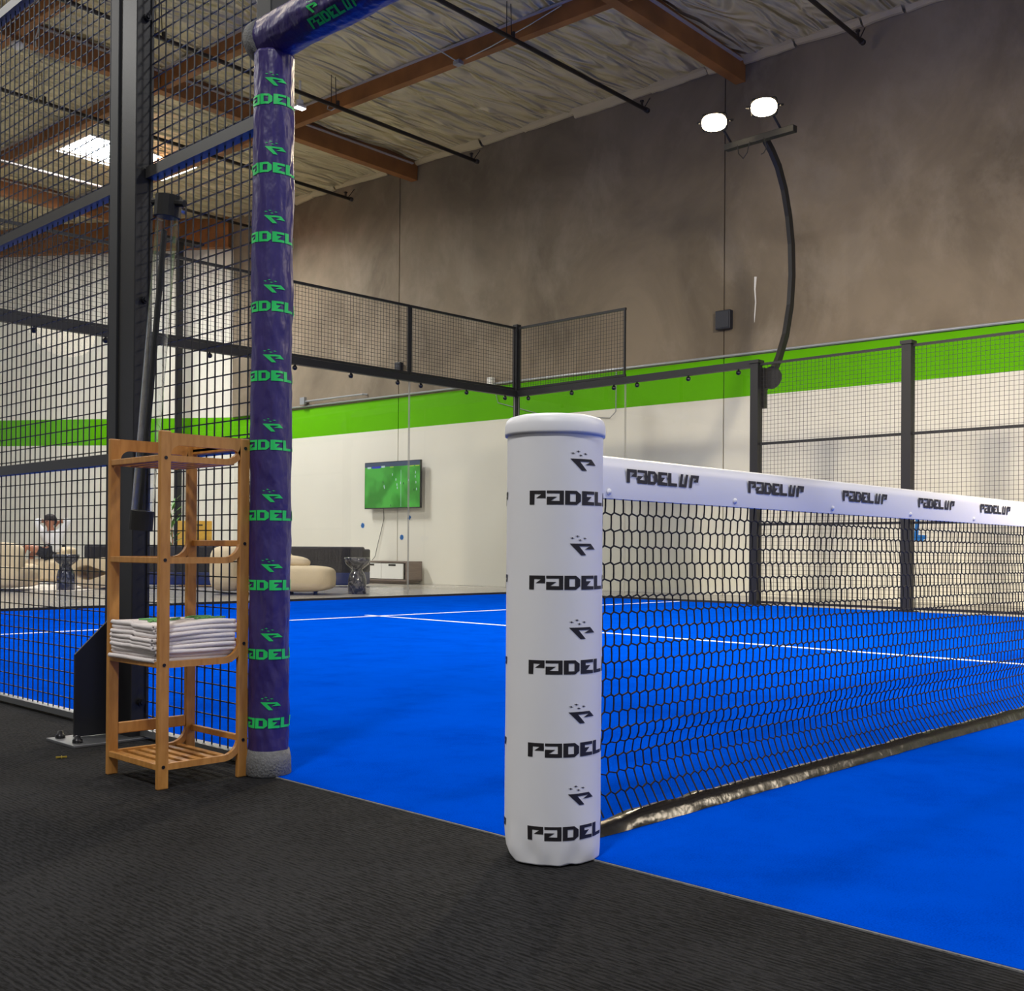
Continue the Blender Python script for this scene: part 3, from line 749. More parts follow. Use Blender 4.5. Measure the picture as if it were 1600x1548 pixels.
for ti, z in enumerate(tiers):
    side_loop(.001, z).build('side_rail', M['bamboo'], S)
    side_loop(sd-LT+.001, z).build('side_rail', M['bamboo'], S)
    m = MB(); m.box(.002, LT-.002, LT, sd-LT, z-.018, z); m.build('front_rail', M['bamboo'], S, bevel=.002)
    m = MB(); m.box(sw-.018, sw-.004, LT, sd-LT, z+.032, z+.050); m.build('guard_rail', M['bamboo'], S, bevel=.002)
    for k in range(6):
        x = .024+k*.039
        m = MB(); m.box(x, x+.021, .012, sd-.012, z-.016, z-.006); m.build('slat', M['bamboo'], S, bevel=.0015)
def top_loop(y):
    m = MB(); z1 = 1.0; z0 = z1-.034; Rc = .03
    poly = [(LW-.001, z1), (sw-LW+.001, z1), (sw-LW+.001, z0-Rc)]
    for k in range(1, 7): a = k/6*math.pi/2; poly.append((sw-LW+.001-Rc+Rc*math.cos(a), z0-Rc+Rc*math.sin(a)))
    for k in range(0, 7): a = math.pi/2+k/6*math.pi/2; poly.append((LW-.001+Rc+Rc*math.cos(a), z0-Rc+Rc*math.sin(a)))
    m.prism(poly, lambda a, b: (a, y, b), lambda a, b: (a, y+LT-.002, b)); return m
top_loop(.001).build('top_rail', M['bamboo'], S); top_loop(sd-LT+.001).build('top_rail', M['bamboo'], S)
m = MB(); m.box(.002, LT-.002, LT, sd-LT, .985-.018, .985+.012); 
m = MB(); m.box(sw-.018, sw-.004, LT, sd-LT, .975, .998); m.build('top_rail', M['bamboo'], S, bevel=.002)
m = MB(); m.box(LW, sw-LW, sd-LT+.002, sd-.002, .118, .152); m.build('back_rail', M['bamboo'], S, bevel=.003)
for x, zz in ((LW/2, .071-.008), (LW/2, .348), (LW/2, .642), (LW/2, .929), (sw-LW/2, .11), (sw-LW/2, .395), (sw-LW/2, .69), (sw-LW/2, .972)):
    m = MB(); m.tube([(x, .0005, zz), (x, -.0016, zz)], .005, 10); m.build('screw', M['bolt'], S)

# ------------------------------------------------------------------ towels
tz = .351
NTW = 9
ordn = ['lowest of the stack', 'second from the bottom', 'third from the bottom', 'fourth from the bottom', 'middle of the stack', 'fourth from the top', 'third from the top', 'second from the top', 'topmost with green print']
for i in range(NTW):
    th = .0125 if i < NTW-1 else .012
    ox, oy = random.uniform(-.002 if i < 3 else -.006, .007), random.uniform(-.008, .008); rz = random.uniform(-.04, .04)
    x0, x1, y0, y1 = -.142, .112, -.132, .132
    def top(u, v, i=i): # warped layer height
        return .0030*noise.noise(Vector((u*7, v*7, i*.35)))+.006*(i/NTW)*math.sin((u+.05)*14)*(v < 0)
    nu = 26; m = MB()
    for layer in (0, 1):      # a folded towel: two layers joined by a round fold
        zb = i*.0123+layer*.0060; vs = []; fs = []
        for a in range(nu+1):
            for b in range(nu+1):
                u = x0+(x1-x0)*a/nu; v = y0+(y1-y0)*b/nu
                e = .005*noise.noise(Vector((v*18, i*3+layer, 0))) if a in (0, nu) else 0
                e2 = .006*noise.noise(Vector((u*25, i*3+layer, 5))) if b in (0, nu) else 0
                vs.append((u+e, v+e2+layer*.002, zb+top(u, v)))
        for a in range(nu):
            for b in range(nu): fs.append((a*(nu+1)+b, (a+1)*(nu+1)+b, (a+1)*(nu+1)+b+1, a*(nu+1)+b+1))
        m.add(vs, fs)
    # rounded folds on the -x and -y sides
    for (ax_, fix) in (('x', x0), ('y', y0)):
        vs = []; fs = []; K = 6
        for b in range(nu+1):
            w_ = (y0+(y1-y0)*b/nu) if ax_ == 'x' else (x0+(x1-x0)*b/nu)
            for k in range(K+1):
                a = math.pi/2+k/K*math.pi; off = .0045*math.cos(a); zz = i*.0123+.003+.0045*math.sin(a)
                if ax_ == 'x': vs.append((fix+off, w_, zz+top(fix, w_)))
                else: vs.append((w_, fix+off, zz+top(w_, fix)))
        for b in range(nu):
            for k in range(K): fs.append((b*(K+1)+k, b*(K+1)+k+1, (b+1)*(K+1)+k+1, (b+1)*(K+1)+k))
        m.add(vs, fs)
    if i == NTW-1:
        lift = lambda x, y, ox=0, oy=0: (x, y, i*.0123+.0060+top(x, y)+.0062)
        for (cx, cy) in ((-.10, .05), (.02, .0)):
            decal(m, [[(px*1.1, py*1.6) for px, py in p] for p in logo()[:1]], lambda x, y, cx=cx, cy=cy: (cx+x*.9-y*.2, cy+y+x*.1, i*.0123+.0118+top(cx+x, cy+y)), 1, .01)
            decal(m, [[(px*.35, py*.6) for px, py in p] for p in WORD], lambda x, y, cx=cx, cy=cy: (cx+x, cy+y-.075, i*.0123+.0118+top(cx+x, cy+y-.075)), 1, .01)
    o = m.build('towel', [mat('towel_cotton', srgb(236,228,226), .95, bump=.25, bscale=250) if i == 0 else M['towel'], M['print_green']], smooth=True, fix=True)
    if i == 0: M['towel'] = o.data.materials[0]
    o.location = (-.240+ox, 1.300+oy, tz+.004); o.rotation_euler = (0, 0, rz)
    md = o.modifiers.new('thick', 'SOLIDIFY'); md.thickness = .0045; md.offset = 0
    tag(o, 'folded white cotton towel on the bamboo shelf, '+ordn[i], 'towel', 'folded towels on the bamboo shelf')

# ------------------------------------------------------------------ far court enclosure
def post(x, y, z0, z1, label, w=.05, top=False, mt='farmetal', holes=False, group='far court posts'):
    t = empty('fence_post', (x, y, 0), label, 'post', group)
    m = MB(); m.box(-w, w, -w, w, z0, z1); m.build('column', M[mt], t)
    if z0 < .1:
        m = MB(); m.box(-w*1.7, w*1.7, -w*1.7, w*1.7, 0, .015); m.build('base_plate', M[mt], t)
    m = MB(); m.box(-w*1.25, w*1.25, -w*1.25, w*1.25, z1, z1+.04); m.build('post_cap', M[mt], t)
    return t
XC, YC = 10.03, 10.03
post(XC, YC, 0, 4, 'black corner post where the two glass walls meet', .035)
for y, lb in ((5.84, 'black post carrying the curved floodlight arm'), (3.86, 'black mesh fence post seen right of the floodlight post'), (1.88, 'black far fence post just beyond the right edge'), (-.1, 'black far fence post in line with the net')):
    post(XC, y, 0, 3, lb, .055)
# back wall
bx = [7.94, 5.88, 3.85, 1.82, -.05]
def railobj(p, q, z, h, w, label):
    a, b = Vector((p[0], p[1], 0)), Vector((q[0], q[1], 0)); d = (b-a).normalized(); nn = Vector((d.y, -d.x, 0))*w; L = (b-a).length
    m = MB(); Z = Vector((0,0,1)); o_ = Vector((0,0,0)); e = d*L
    m.add([o_-nn+Z*(z-h), e-nn+Z*(z-h), e+nn+Z*(z-h), o_+nn+Z*(z-h), o_-nn+Z*(z+h), e-nn+Z*(z+h), e+nn+Z*(z+h), o_+nn+Z*(z+h)],
          [(3,2,1,0),(4,5,6,7),(0,1,5,4),(1,2,6,5),(2,3,7,6),(3,0,4,7)])
    o = m.build('header_beam', M['farmetal']); o.location = a; tag(o, label, 'beam'); return o
railobj((9.99, YC), (-.05, YC), 3.0, .045, .035, 'black horizontal rail on top of the back glass wall')
railobj((XC, 9.99), (XC, 5.9), 3.0, .045, .035, 'black horizontal rail on top of the side glass wall')
def glass_panel(p, q, label):
    a, b = Vector((p[0], p[1], 0)), Vector((q[0], q[1], 0)); L = (b-a).length; d = (b-a).normalized()
    rz = math.atan2(d.y, d.x)
    t = empty('glass_screen', a, label, 'glass panel', 'court glass panels', rz)
    m = MB(); m.quad((.008, 0, .03), (L-.008, 0, .03), (L-.008, 0, 2.955), (.008, 0, 2.955)); m.build('pane', M['glass'], t, fix=False)
    for e in (.008, L-.0105):
        m = MB(); m.box(e, e+.0025, -.006, .006, .03, 2.955); m.build('pane_edge', M['pane_edge'], t)
    for fr in (.10, .52, .90):
        m = MB()
        mm = MB(); mm.lathe([(.032,0),(.030,.012),(.012,.018),(.010,.03),(.0005,.032)], 12)
        m.M = Matrix.Translation((fr*L, 0, 2.915)) @ Matrix.Rotation(R(90), 4, 'X'); m.add(mm.v, mm.f)
        m.M = Matrix.Translation((fr*L, 0, 2.915)) @ Matrix.Rotation(R(-90), 4, 'X'); m.add(mm.v, mm.f)
        m.build('clamp', M['bolt'], t, True)
        m = MB(); m.box(fr*L-.006, fr*L+.006, -.008, .008, 2.93, 2.96); m.build('clamp_tab', M['bolt'], t)
    m = MB(); m.box(0, L, -.015, .015, .0, .03); m.build('gasket', M['rubber'], t)
    return t
gl = ['glass panel of the back wall beside the corner post, next to the net post', 'glass panel of the back wall in front of the television', 'glass panel of the back wall behind the purple pad', 'glass panel of the back wall behind the bamboo shelf', 'leftmost glass panel of the back wall behind the mesh fence']
xx = [XC-.04]+bx
for i in range(5): glass_panel((xx[i+1], YC), (xx[i], YC), gl[i])
glass_panel((XC, XC-.04), (XC, 7.93), 'glass panel of the side wall beside the corner post'); glass_panel((XC, 7.93), (XC, 5.90), 'glass panel of the side wall next to the floodlight post')
ul = ['black mesh screen above the back glass, next to the corner post', 'black mesh screen above the back glass, left of the one at the corner', 'black mesh screen above the back glass behind the purple pad', 'black mesh screen above the back glass behind the steel post', 'black mesh screen above the back glass at the left edge']
for i in range(5):
    x1, x0 = xx[i]-.005, xx[i+1]+.005
    mesh_panel('wire_screen', (x0, YC), (1, 0), x1-x0, 3.06, 3.985, ul[i], rails=(3.07, 3.985), fr=.016, r=.0017, mtf='farmetal', group='mesh screens above the glass')
mesh_panel('wire_screen', (XC, 7.93), (0, 1), 9.985-7.93, 3.06, 3.985, 'short black mesh screen above the side glass, right of the corner post', rails=(3.07, 3.985), fr=.016, r=.0017, mtf='farmetal', group='mesh screens above the glass')
fl_ = ['black wire mesh fence section right of the floodlight post', 'black wire mesh fence section at the right edge of view', 'black wire mesh fence section beyond the right edge']
for (a, b), lb in zip(((3.92, 5.78), (1.94, 3.80), (-.04, 1.82)), fl_):
    mesh_panel('wire_fence', (XC, a), (0, 1), b-a, .04, 2.98, lb, rails=(.04, 1, 2, 2.985), fr=.014, r=.0016, mtf='farmetal', sides=False)

# ------------------------------------------------------------------ floodlight on curved arm
FLD = empty('floodlight_mast', (XC, 5.84, 0), 'twin warm floodlights on a tall curved black arm behind the side fence', 'floodlight')
arm = [(.06,2.55),(.16,2.70),(.34,2.88),(.52,3.13),(.68,3.45),(.79,3.85),(.83,4.25),(.81,4.65),(.74,5.00),(.63,5.32),(.48,5.58),(.32,5.74),(.18,5.84)]
m = MB(); pts = [Vector((a, 0, b)) for a, b in arm]
W_, H_ = .028, .045
vs = []; fs = []
for i, p_ in enumerate(pts):
    t_ = (pts[min(i+1, len(pts)-1)]-pts[max(i-1, 0)]).normalized(); nn = Vector((t_.z, 0, -t_.x))
    for sx, sy in ((-1,-1),(1,-1),(1,1),(-1,1)): vs.append(p_+nn*H_*sx+Vector((0, W_*sy, 0)))
for i in range(len(pts)-1):
    for j in range(4): fs.append((i*4+j, i*4+(j+1) % 4, (i+1)*4+(j+1) % 4, (i+1)*4+j))
fs += [(3,2,1,0), tuple(range(len(vs)-4, len(vs)))]; m.add(vs, fs); m.build('arm', M['farmetal'], FLD)
m = MB(); m.box(.0, .09, -.5, .5, 5.78, 5.86); m.M = Matrix.Identity(4); m.build('crossbar', M['farmetal'], FLD, bevel=.004)
m = MB(); m.box(.055, .12, -.08, .02, 2.45, 2.95); m.build('mounting_plate', M['farmetal'], FLD)
mm = MB(); mm.lathe([(.14,-.01),(.14,.01)], 24); m = MB(); m.M = Matrix.Translation((.09, -.16, 2.82)) @ Matrix.Rotation(R(90), 4, 'Y'); m.add(mm.v, mm.f); m.build('junction_disc', M['farmetal'], FLD)
for yy in (.42, -.30):
    fx = bpy.data.objects.new('lamp_head', None); COL.objects.link(fx); fx.parent = FLD; fx.location = (-.34, yy, 6.02)
    dirv = Vector((-.80, -.42, -.42)).normalized(); q = dirv.to_track_quat('-Z', 'Y'); fx.rotation_euler = q.to_euler()
    m = MB(); m.box(-.16, .16, -.11, .11, .0, .08); m.build('housing', M['farmetal'], fx, bevel=.04, seg=4)
    m = MB(); n_ = 28; ring = [(.155*math.copysign(abs(math.cos(a))**.85, math.cos(a)), .105*math.copysign(abs(math.sin(a))**.85, math.sin(a))) for a in [2*math.pi*k/n_ for k in range(n_)]]
    m.prism(ring, lambda a, b: (a, b, -.012), lambda a, b: (a, b, -.002)); m.build('lens', M['lens'], fx)
    m = MB(); m.tube([(-.19, 0, .04), (-.22, 0, .1), (-.22, .0, .2), (.22, 0, .2), (.22, 0, .1), (.19, 0, .04)], .010, 6); m.build('bracket', M['farmetal'], fx)
    m = MB(); m.tube([(.05, yy, 5.86), (-.08, yy, 5.95), (-.24, yy, 6.05)], .016, 6); m.build('bracket', M['farmetal'], FLD)
m = MB(); m.tube([(.0, .12, 5.80), (-.02, .14, 5.66), (-.02, .2, 5.60), (-.02, .27, 5.68), (0, .30, 5.80)], .006, 5); m.tube([(.0, -.08, 5.80), (-.02, -.14, 5.66), (-.02, -.1, 5.60), (.05, -.02, 5.62)], .006, 5); m.build('cable', M['rubber'], FLD)
# warm light the pair throws over the court
area('floodlight_beam', (XC-.55, 5.75, 5.85), 200, .4, (1,.82,.55), (4, 1.5, 0), 150)

# ------------------------------------------------------------------ ceiling fixtures in view
def highbay(x, y, z, label):
    t = empty('ceiling_lamp', (x, y, z), label, 'ceiling lamp', 'warehouse ceiling lamps')
    m = MB(); m.box(-.09, .09, -.06, .06, 0, .04); m.build('housing', M['white_paint'], t, bevel=.01)
    m = MB(); m.box(-.08, .08, -.05, .05, -.012, 0); m.build('lens', M['lens2'], t)
    m = MB(); m.tube([(0, 0, .05), (0, 0, .45)], .02, 8); m.tube([(0, 0, .05), (0, 0, .12)], .06, 10); m.build('stem', M['white_paint'], t)
highbay(8.36, 13.3, 7.70, 'small white lit ceiling lamp right of the purple pad')
t = empty('ceiling_lamp', (4.36, 14.33, 7.70), 'small white dome lamp under the roof beam at the top left', 'ceiling lamp', 'warehouse ceiling lamps')
m = MB(); m.lathe([(.0005,-.075),(.05,-.06),(.085,-.02),(.09,.02),(.05,.05),(.0005,.06)], 20, cap=False); m.build('dome', M['white_paint'], t, True)
for x, y, p_ in HIGHBAYS[:0]: pass
m = MB(); m.tube([(9.10, 10.36, 7.80), (7.6, 10.28, 7.95), (6.0, 10.2, 8.0)], .010, 5); m.box(9.05, 9.15, 10.30, 10.42, 7.76, 7.82)
tag(m.build('ceiling_cable', M['conduit']), 'thin grey cable with small box running to the brown purlin', 'cable')
def sag(pts, r, lb, nm='ceiling_wire'):
    m = MB(); m.tube([Vector(p_) for p_ in pts], r, 5); tag(m.build(nm, M['conduit']), lb, 'cable')
sag([(9.19, 8.4, 8.02), (9.17, 9.0, 7.93), (9.13, 9.7, 7.84), (9.1, 10.2, 7.80)], .008, 'thin pale wire drooping along side of the right purlin')
sag([(8.93, 13.3, 7.98), (8.93, 13.35, 7.86), (8.90, 13.2, 7.79), (8.89, 13.0, 7.80)], .010, 'curled pale wire hanging near the small lamp')
sag([(4.40, 13.2, 8.0), (4.42, 13.7, 7.86), (4.55, 14.2, 7.80), (4.6, 14.3, 7.74)], .010, 'pale wire hanging from the beam at top left')

# ------------------------------------------------------------------ television, cabinet
TV = empty('television', (wx(15.25)-.14, 15.26, 1.90), 'wall mounted television showing a green football pitch', 'television', rz=R(3.26))
w2, h2 = .80, .46
m = MB(); m.box(0, .045, -w2, w2, -h2, h2); m.build('case', M['tv_case'], TV, bevel=.006)
def screen_mat():
    m = bpy.data.materials.new('screen'); m.use_nodes = True; nt = m.node_tree; p = nt.nodes['Principled BSDF']
    tc = nt.nodes.new('ShaderNodeTexCoord'); n = nt.nodes.new('ShaderNodeTexNoise'); n.inputs['Scale'].default_value = 2.2
    r = nt.nodes.new('ShaderNodeValToRGB'); r.color_ramp.elements[0].color = srgb(40,132,14); r.color_ramp.elements[1].color = srgb(70,172,52)
    r.color_ramp.elements[0].position = .4; r.color_ramp.elements[1].position = .6
    nt.links.new(tc.outputs['Object'], n.inputs['Vector']); nt.links.new(n.outputs['Fac'], r.inputs[0])
    p.inputs['Base Color'].default_value = (0,0,0,1); p.inputs['Roughness'].default_value = .25
    nt.links.new(r.outputs[0], p.inputs['Emission Color']); p.inputs['Emission Strength'].default_value = .85
    return m
m = MB(); e = -.0015
def sc(y0, y1, z0, z1, k, d=0): m.box(e-.0012-d, e-d, -y1, -y0, z0, z1, k)   # +y is screen left
sc(-w2+.015, w2-.015, -h2+.02, h2-.015, 0)
sc(-w2+.015, w2-.015, h2-.10, h2-.015, 1, .001)
sc(-w2+.02, w2-.30, h2-.115, h2-.085, 2, .002) if False else None
sc(-w2+.22, -w2+.48, h2-.125, h2-.085, 2, .002); sc(-w2+.09, -w2+.19, h2-.125, h2-.09, 3, .002); sc(-w2+.5, -w2+.6, h2-.115, h2-.08, 3, .002)
sc(-w2+.75, -w2+.85, h2-.12, h2-.105, 4, .002); sc(w2-.30, w2-.18, h2-.12, h2-.105, 4, .002); sc(w2-.14, w2-.03, h2-.12, h2-.105, 4, .002)
sc(.26, .265, -h2+.03, h2-.18, 3, .002)
for px, pz, k in ((-.22,-.02,3),(-.21,-.05,3),(-.25,.06,5),(.15,.0,3),(.16,-.06,3),(.25,.03,3),(.34,.02,5),(.48,.08,3),(.66,.14,3),(.67,.22,3),(.68,.03,3),(.70,-.1,3),(.63,-.11,5),(.02,.2,3),(-.02,-.40,5),(.12,.1,3)):
    sc(px-.008, px+.008, pz-.022, pz+.022, k, .002)
SM = screen_mat()
em = lambda n, c, s=.8: mat(n, (0,0,0,1), .4, emit=c, estr=s)
m.build('screen', [SM, em('scr_bar', srgb(52,72,100)), em('scr_blue', srgb(20,40,190)), em('scr_white', srgb(190,215,215)), em('scr_yellow', srgb(170,200,40)), em('scr_dark', srgb(10,50,10))], TV)
m = MB(); m.box(.045, .11, -.5, .5, -.3, .3); m.build('back_cover', M['tv_case'], TV, bevel=.01)
m = MB(); m.box(.11, .14, -.2, .2, -.2, .2); m.build('wall_mount', M['black_metal'], TV)
cord = [onwall(15.62, 1.50, .03), onwall(15.62, 1.25, .02), onwall(15.70, 1.0, .02), onwall(15.78, .75, .03), onwall(15.86, .5, .03), onwall(15.92, .425, .05)]
m = MB(); m.tube(cord, .006, 5); tag(m.build('power_cord', M['rubber']), 'thin black cord hanging from the television to the cabinet', 'cord')
CAB = empty('media_cabinet', (wx(15.4)-.01, 14.48, 0), 'low media cabinet with white doors and grey wood frame under the television', 'cabinet', rz=R(3.26))
dd, LL, hh = .40, 1.95, .39
m = MB(); m.box(-dd, 0, 0, LL, .04, .075); m.box(-dd, 0, 0, .035, .04, hh); m.box(-dd, 0, LL-.035, LL, .04, hh); m.box(-dd, 0, 0, 1.15, hh, hh+.03); m.box(-.02, 0, 0, LL, .04, hh); m.box(-dd+.04,-.04,.05,LL-.05,0,.04); m.build('body', M['walnut'], CAB, bevel=.002)
m = MB(); m.box(-dd+.0, 0, 1.15, LL, hh-.03, hh-.005); m.build('top_panel', M['white_paint'], CAB)
for k in range(3):
    y0 = .10+k*.61; m = MB(); m.box(-dd-.005, -dd+.015, y0, y0+.60, .085, hh-.015); d_ = m.build('door', M['white_paint'], CAB, bevel=.002)
    m = MB(); m.box(-dd-.008, -dd-.004, y0+.20, y0+.40, hh-.06, hh-.025); m.build('handle', M['rubber'], d_)

# ------------------------------------------------------------------ lounge furniture (frame: local x to the right, local y away)
RZ = R(-46.3)
r3 = Vector((math.cos(RZ), math.sin(RZ))); f3 = Vector((-math.sin(RZ), math.cos(RZ)))
CAMP = Vector((-1.91684, -1.76177))
def at(u, dist):
    """ground point at the given viewing distance and sideways share of the view"""
    p = CAMP + Vector((F.x, F.y)).normalized()*dist + Vector((R0.x, R0.y))*((u-834.3)/1745.6*dist); return p
def blob(x0, x1, y0, y1, z0, z1, mb=None, n=12, e=.35):
    """soft super-ellipsoid cushion volume"""
    m = mb or MB(); vs = []; fs = []; cx, cy, cz = (x0+x1)/2, (y0+y1)/2, (z0+z1)/2; a, b, c = (x1-x0)/2, (y1-y0)/2, (z1-z0)/2
    P_ = lambda t, q: math.copysign(abs(t)**q, t); nu, nv = 28, 14
    for i in range(nv+1):
        ph = -math.pi/2+math.pi*i/nv
        for j in range(nu):
            th = 2*math.pi*j/nu
            vs.append((cx+a*P_(math.cos(ph), e)*P_(math.cos(th), e), cy+b*P_(math.cos(ph), e)*P_(math.sin(th), e), cz+c*P_(math.sin(ph), e)))
    for i in range(nv):
        for j in range(nu): fs.append((i*nu+j, i*nu+(j+1) % nu, (i+1)*nu+(j+1) % nu, (i+1)*nu+j))
    m.add(vs, fs); return m
def furn(name, u, dist, label, cat, rz=0, group=None):
    p = at(u, dist); return empty(name, (p.x, p.y, -.012), label, cat, group, RZ+rz)

# rug
p = at(70, 18.2); m = MB(); m.box(-1.9, 1.15, -1.35, 1.6, 0, .014); o = m.build('rug', M['rug'], bevel=.004); o.location = (p.x, p.y, -.012); o.rotation_euler = (0, 0, RZ)
tag(o, 'pale rug under the seats at the far left', 'rug')
def glass_table(u, d, label):
    t = furn('side_table', u, d, label, 'side table', group='hourglass side tables')
    m = MB(); m.lathe([(.135,.0),(.135,.20),(.118,.28),(.085,.335),(.07,.36)], 40, cap=True); m.build('base', M['stone'], t, True)
    m = MB(); m.lathe([(.07,.36),(.10,.385),(.165,.44),(.19,.49),(.192,.535),(.186,.54),(.0005,.54)], 40, cap=False); m.build('tabletop', M['stone'], t, True); return t
glass_table(558.5, 16.6, 'dark hourglass side table in front of the charcoal sofa')
t = glass_table(103.5, 17.0, 'dark hourglass side table beside the seated person')
t.location.z = .002

# cream curved sofa at centre left
CS = furn('curved_sofa', 450, 16.4, 'cream curved sofa with a rounded end, behind the purple pad', 'sofa')
blob(-.75, .68, -.42, .42, .04, .42, e=.42).build('seat', M['cream'], CS, True)
blob(-1.07, -.62, -.46, .46, .04, .70, e=.5).build('armrest', M['cream'], CS, True)
blob(-.95, .0, .22, .60, .04, .66, e=.5).build('backrest', M['cream'], CS, True)
for fx_ in (-.55, .1, .45):
    m = MB(); m.tube([(fx_, -.2, .0), (fx_, -.2, .06)], .03, 8); m.build('foot', M['rubber'], CS)
m = MB(); m.M = Matrix.Translation((.07, .05, .48)) @ Matrix.Rotation(R(6), 4, 'Y'); blob(-.28, .25, -.17, .17, -.085, .085, m, e=.8)
o = m.build('throw_pillow', M['cushion'], smooth=True); o.matrix_world = CS.matrix_basis.copy(); tag(o, 'cream throw pillow lying on the cream curved sofa', 'pillow')
m = MB(); m.M = Matrix.Translation((-.45, .06, .56)) @ Matrix.Rotation(R(-60), 4, 'X') ; blob(-.24, .24, -.2, .2, -.07, .07, m, e=.6)
o = m.build('throw_pillow', M['cushion'], smooth=True); o.matrix_world = CS.matrix_basis.copy(); tag(o, 'cream square pillow upright in the left corner of the curved sofa', 'pillow')

def modular(u, d, L, label, rz=0, lime=False, h=.70, navy=True):
    t = furn('sofa', u, d, label, 'sofa', rz)
    m = MB(); m.box(-L/2, L/2, -.02, .80, .03, .26); m.build('base', M['navy'] if navy else M['charcoal'], t, bevel=.02)
    m = MB(); m.box(-L/2, L/2, -.03, .18, .24, h); m.build('backrest', M['charcoal'], t, bevel=.035, seg=4)
    n_ = max(2, int(L/.7)); 
    for k in range(n_):
        a, b = -L/2+L*k/n_+.01, -L/2+L*(k+1)/n_-.01; blob(a, b, .16, .80, .24, .44, e=.3).build('seat_cushion', M['charcoal'], t, True)
    for s_ in (-1, 1):
        m = MB(); m.box(s_*(L/2-.09)-.09, s_*(L/2-.09)+.09, .0, .82, .24, h-.04); m.build('armrest', M['lime'] if (lime and s_ < 0) else M['charcoal'], t, bevel=.03, seg=3)
    m = MB()
    for k in range(int(L/.06)): m.box(-L/2+.03+k*.06, -L/2+.034+k*.06, -.034, -.029, .27, h-.05)
    for k in range(6): m.box(-L/2+.03, L/2-.03, -.034, -.029, .29+k*.06, .294+k*.06)
    m.build('stitching', M['black_metal'], t)
    return t
modular(496, 19.4, 1.60, 'charcoal sofa with its back to the court, behind the side table', rz=R(0))
modular(292, 19.0, 1.72, 'charcoal sofa on a navy base, seen through the bamboo shelf')
t = modular(168, 20.6, .85, 'charcoal armchair with a lime green side, at the far left', lime=True, navy=False)

# cream lounge chairs at the left
LS = furn('lounge_sofa', -30, 16.9, 'cream boucle sofa at the far left edge', 'sofa'); LS.location.z = .002
blob(-.9, .78, -.45, .45, .03, .40, e=.3).build('seat', M['cream'], LS, True); blob(-.9, .76, -.42, -.10, .10, .72, e=.35).build('backrest', M['cream'], LS, True)
AC = furn('lounge_chair', 72, 19.7, 'cream lounge chair in which the person reclines', 'chair'); AC.location.z = .002
blob(-.32, .36, -.38, .42, .03, .44, e=.4).build('seat', M['cream'], AC, True)
m = MB(); m.M = Matrix.Translation((.24, .22, .40)) @ Matrix.Rotation(R(18), 4, 'Y'); blob(-.07, .09, -.36, .26, -.1, .26, m, e=.5); m.build('backrest', M['cream'], AC, True)
# teardrop chair: extruded outline with a teardrop opening
EC = furn('teardrop_chair', 162, 17.9, 'cream sculpted chair with a dark teardrop opening, left of the steel post', 'chair'); EC.location.z = .002
m = MB(); n_ = 40; out = []; inn = []
for k in range(n_):
    a = 2*math.pi*k/n_
    out.append((.42*math.copysign(abs(math.cos(a))**.85, math.cos(a)), .245+.24*math.copysign(abs(math.sin(a))**.85, math.sin(a))))
    rr = .19+.10*max(0, math.cos(a))**2
    inn.append((-.12+rr*math.cos(a)*1.05, .245+.12*math.sin(a)*(1-.45*max(0, math.cos(a)))))
vs = []; 
for yy in (-.35, .35):
    vs += [(x, yy, z) for x, z in out]+[(x, yy, z) for x, z in inn]
fs = []
for k in range(n_):
    k2 = (k+1) % n_; o0, i0, o1, i1 = 0, n_, 2*n_, 3*n_
    fs += [(o0+k, o0+k2, i0+k2, i0+k), (o1+k2, o1+k, i1+k, i1+k2), (o0+k2, o0+k, o1+k, o1+k2), (i0+k, i0+k2, i1+k2, i1+k)]
m.add(vs, fs); m.build('body', M['cream'], EC, True, bevel=.03, seg=3)
m = MB(); m.box(-.36, .20, .10, .12, .12, .40); m.build('inner_panel', M['cushion'], EC)

# yellow cabinet, plant, black chair near the back wall
YCb = furn('drawer_cabinet', 311, 23.3, 'yellow wood cabinet with dark drawer slots by the back wall', 'cabinet', rz=R(38))
m = MB(); m.box(-.30, .28, 0, .42, 0, 1.22); m.build('body', M['oak'], YCb, bevel=.004)
for k in range(3):
    m = MB(); m.box(-.29, .27, -.012, 0, .12+k*.36, .12+k*.36+.345); d_ = m.build('drawer', M['oak'], YCb, bevel=.003)
    m = MB(); m.box(-.09, .07, -.016, -.011, .40+k*.36-.0, .425+k*.36); m.build('handle', M['rubber'], d_)
PL = furn('potted_plant', 268, 22.6, 'slender green potted plant beside the black steel column', 'plant')
m = MB(); m.lathe([(.14,0),(.18,.30),(.17,.30),(.16,.27),(.0005,.27)], 24, cap=False); m.build('pot', M['pot'], PL, True)
m = MB(); m.tube([(0,0,.27),(.02,0,.8),(-.01,0,1.3)], [.02,.015,.008], 6); m.build('stem', M['timber'], PL)
for k in range(22):
    a = k*2.4; z = .6+k*.045; L_ = .34-.006*k; el = .5+.03*k; m = MB(); vs = []; K = 6
    for t_ in range(K+1):
        s_ = t_/K; w_ = .028*math.sin(math.pi*min(1, s_*.9+.08)); rr = L_*s_; zz = z+rr*el-.5*rr*rr
        c_, s2 = math.cos(a), math.sin(a)
        vs += [(c_*rr-s2*w_, s2*rr+c_*w_, zz), (c_*rr+s2*w_, s2*rr-c_*w_, zz)]
    m.add(vs, [(2*i, 2*i+1, 2*i+3, 2*i+2) for i in range(K)]); m.build('leaf', M['leaf'], PL, True, fix=False)
BC = furn('black_chair', 386, 20.6, 'black rounded chair back behind the cream curved sofa', 'chair')
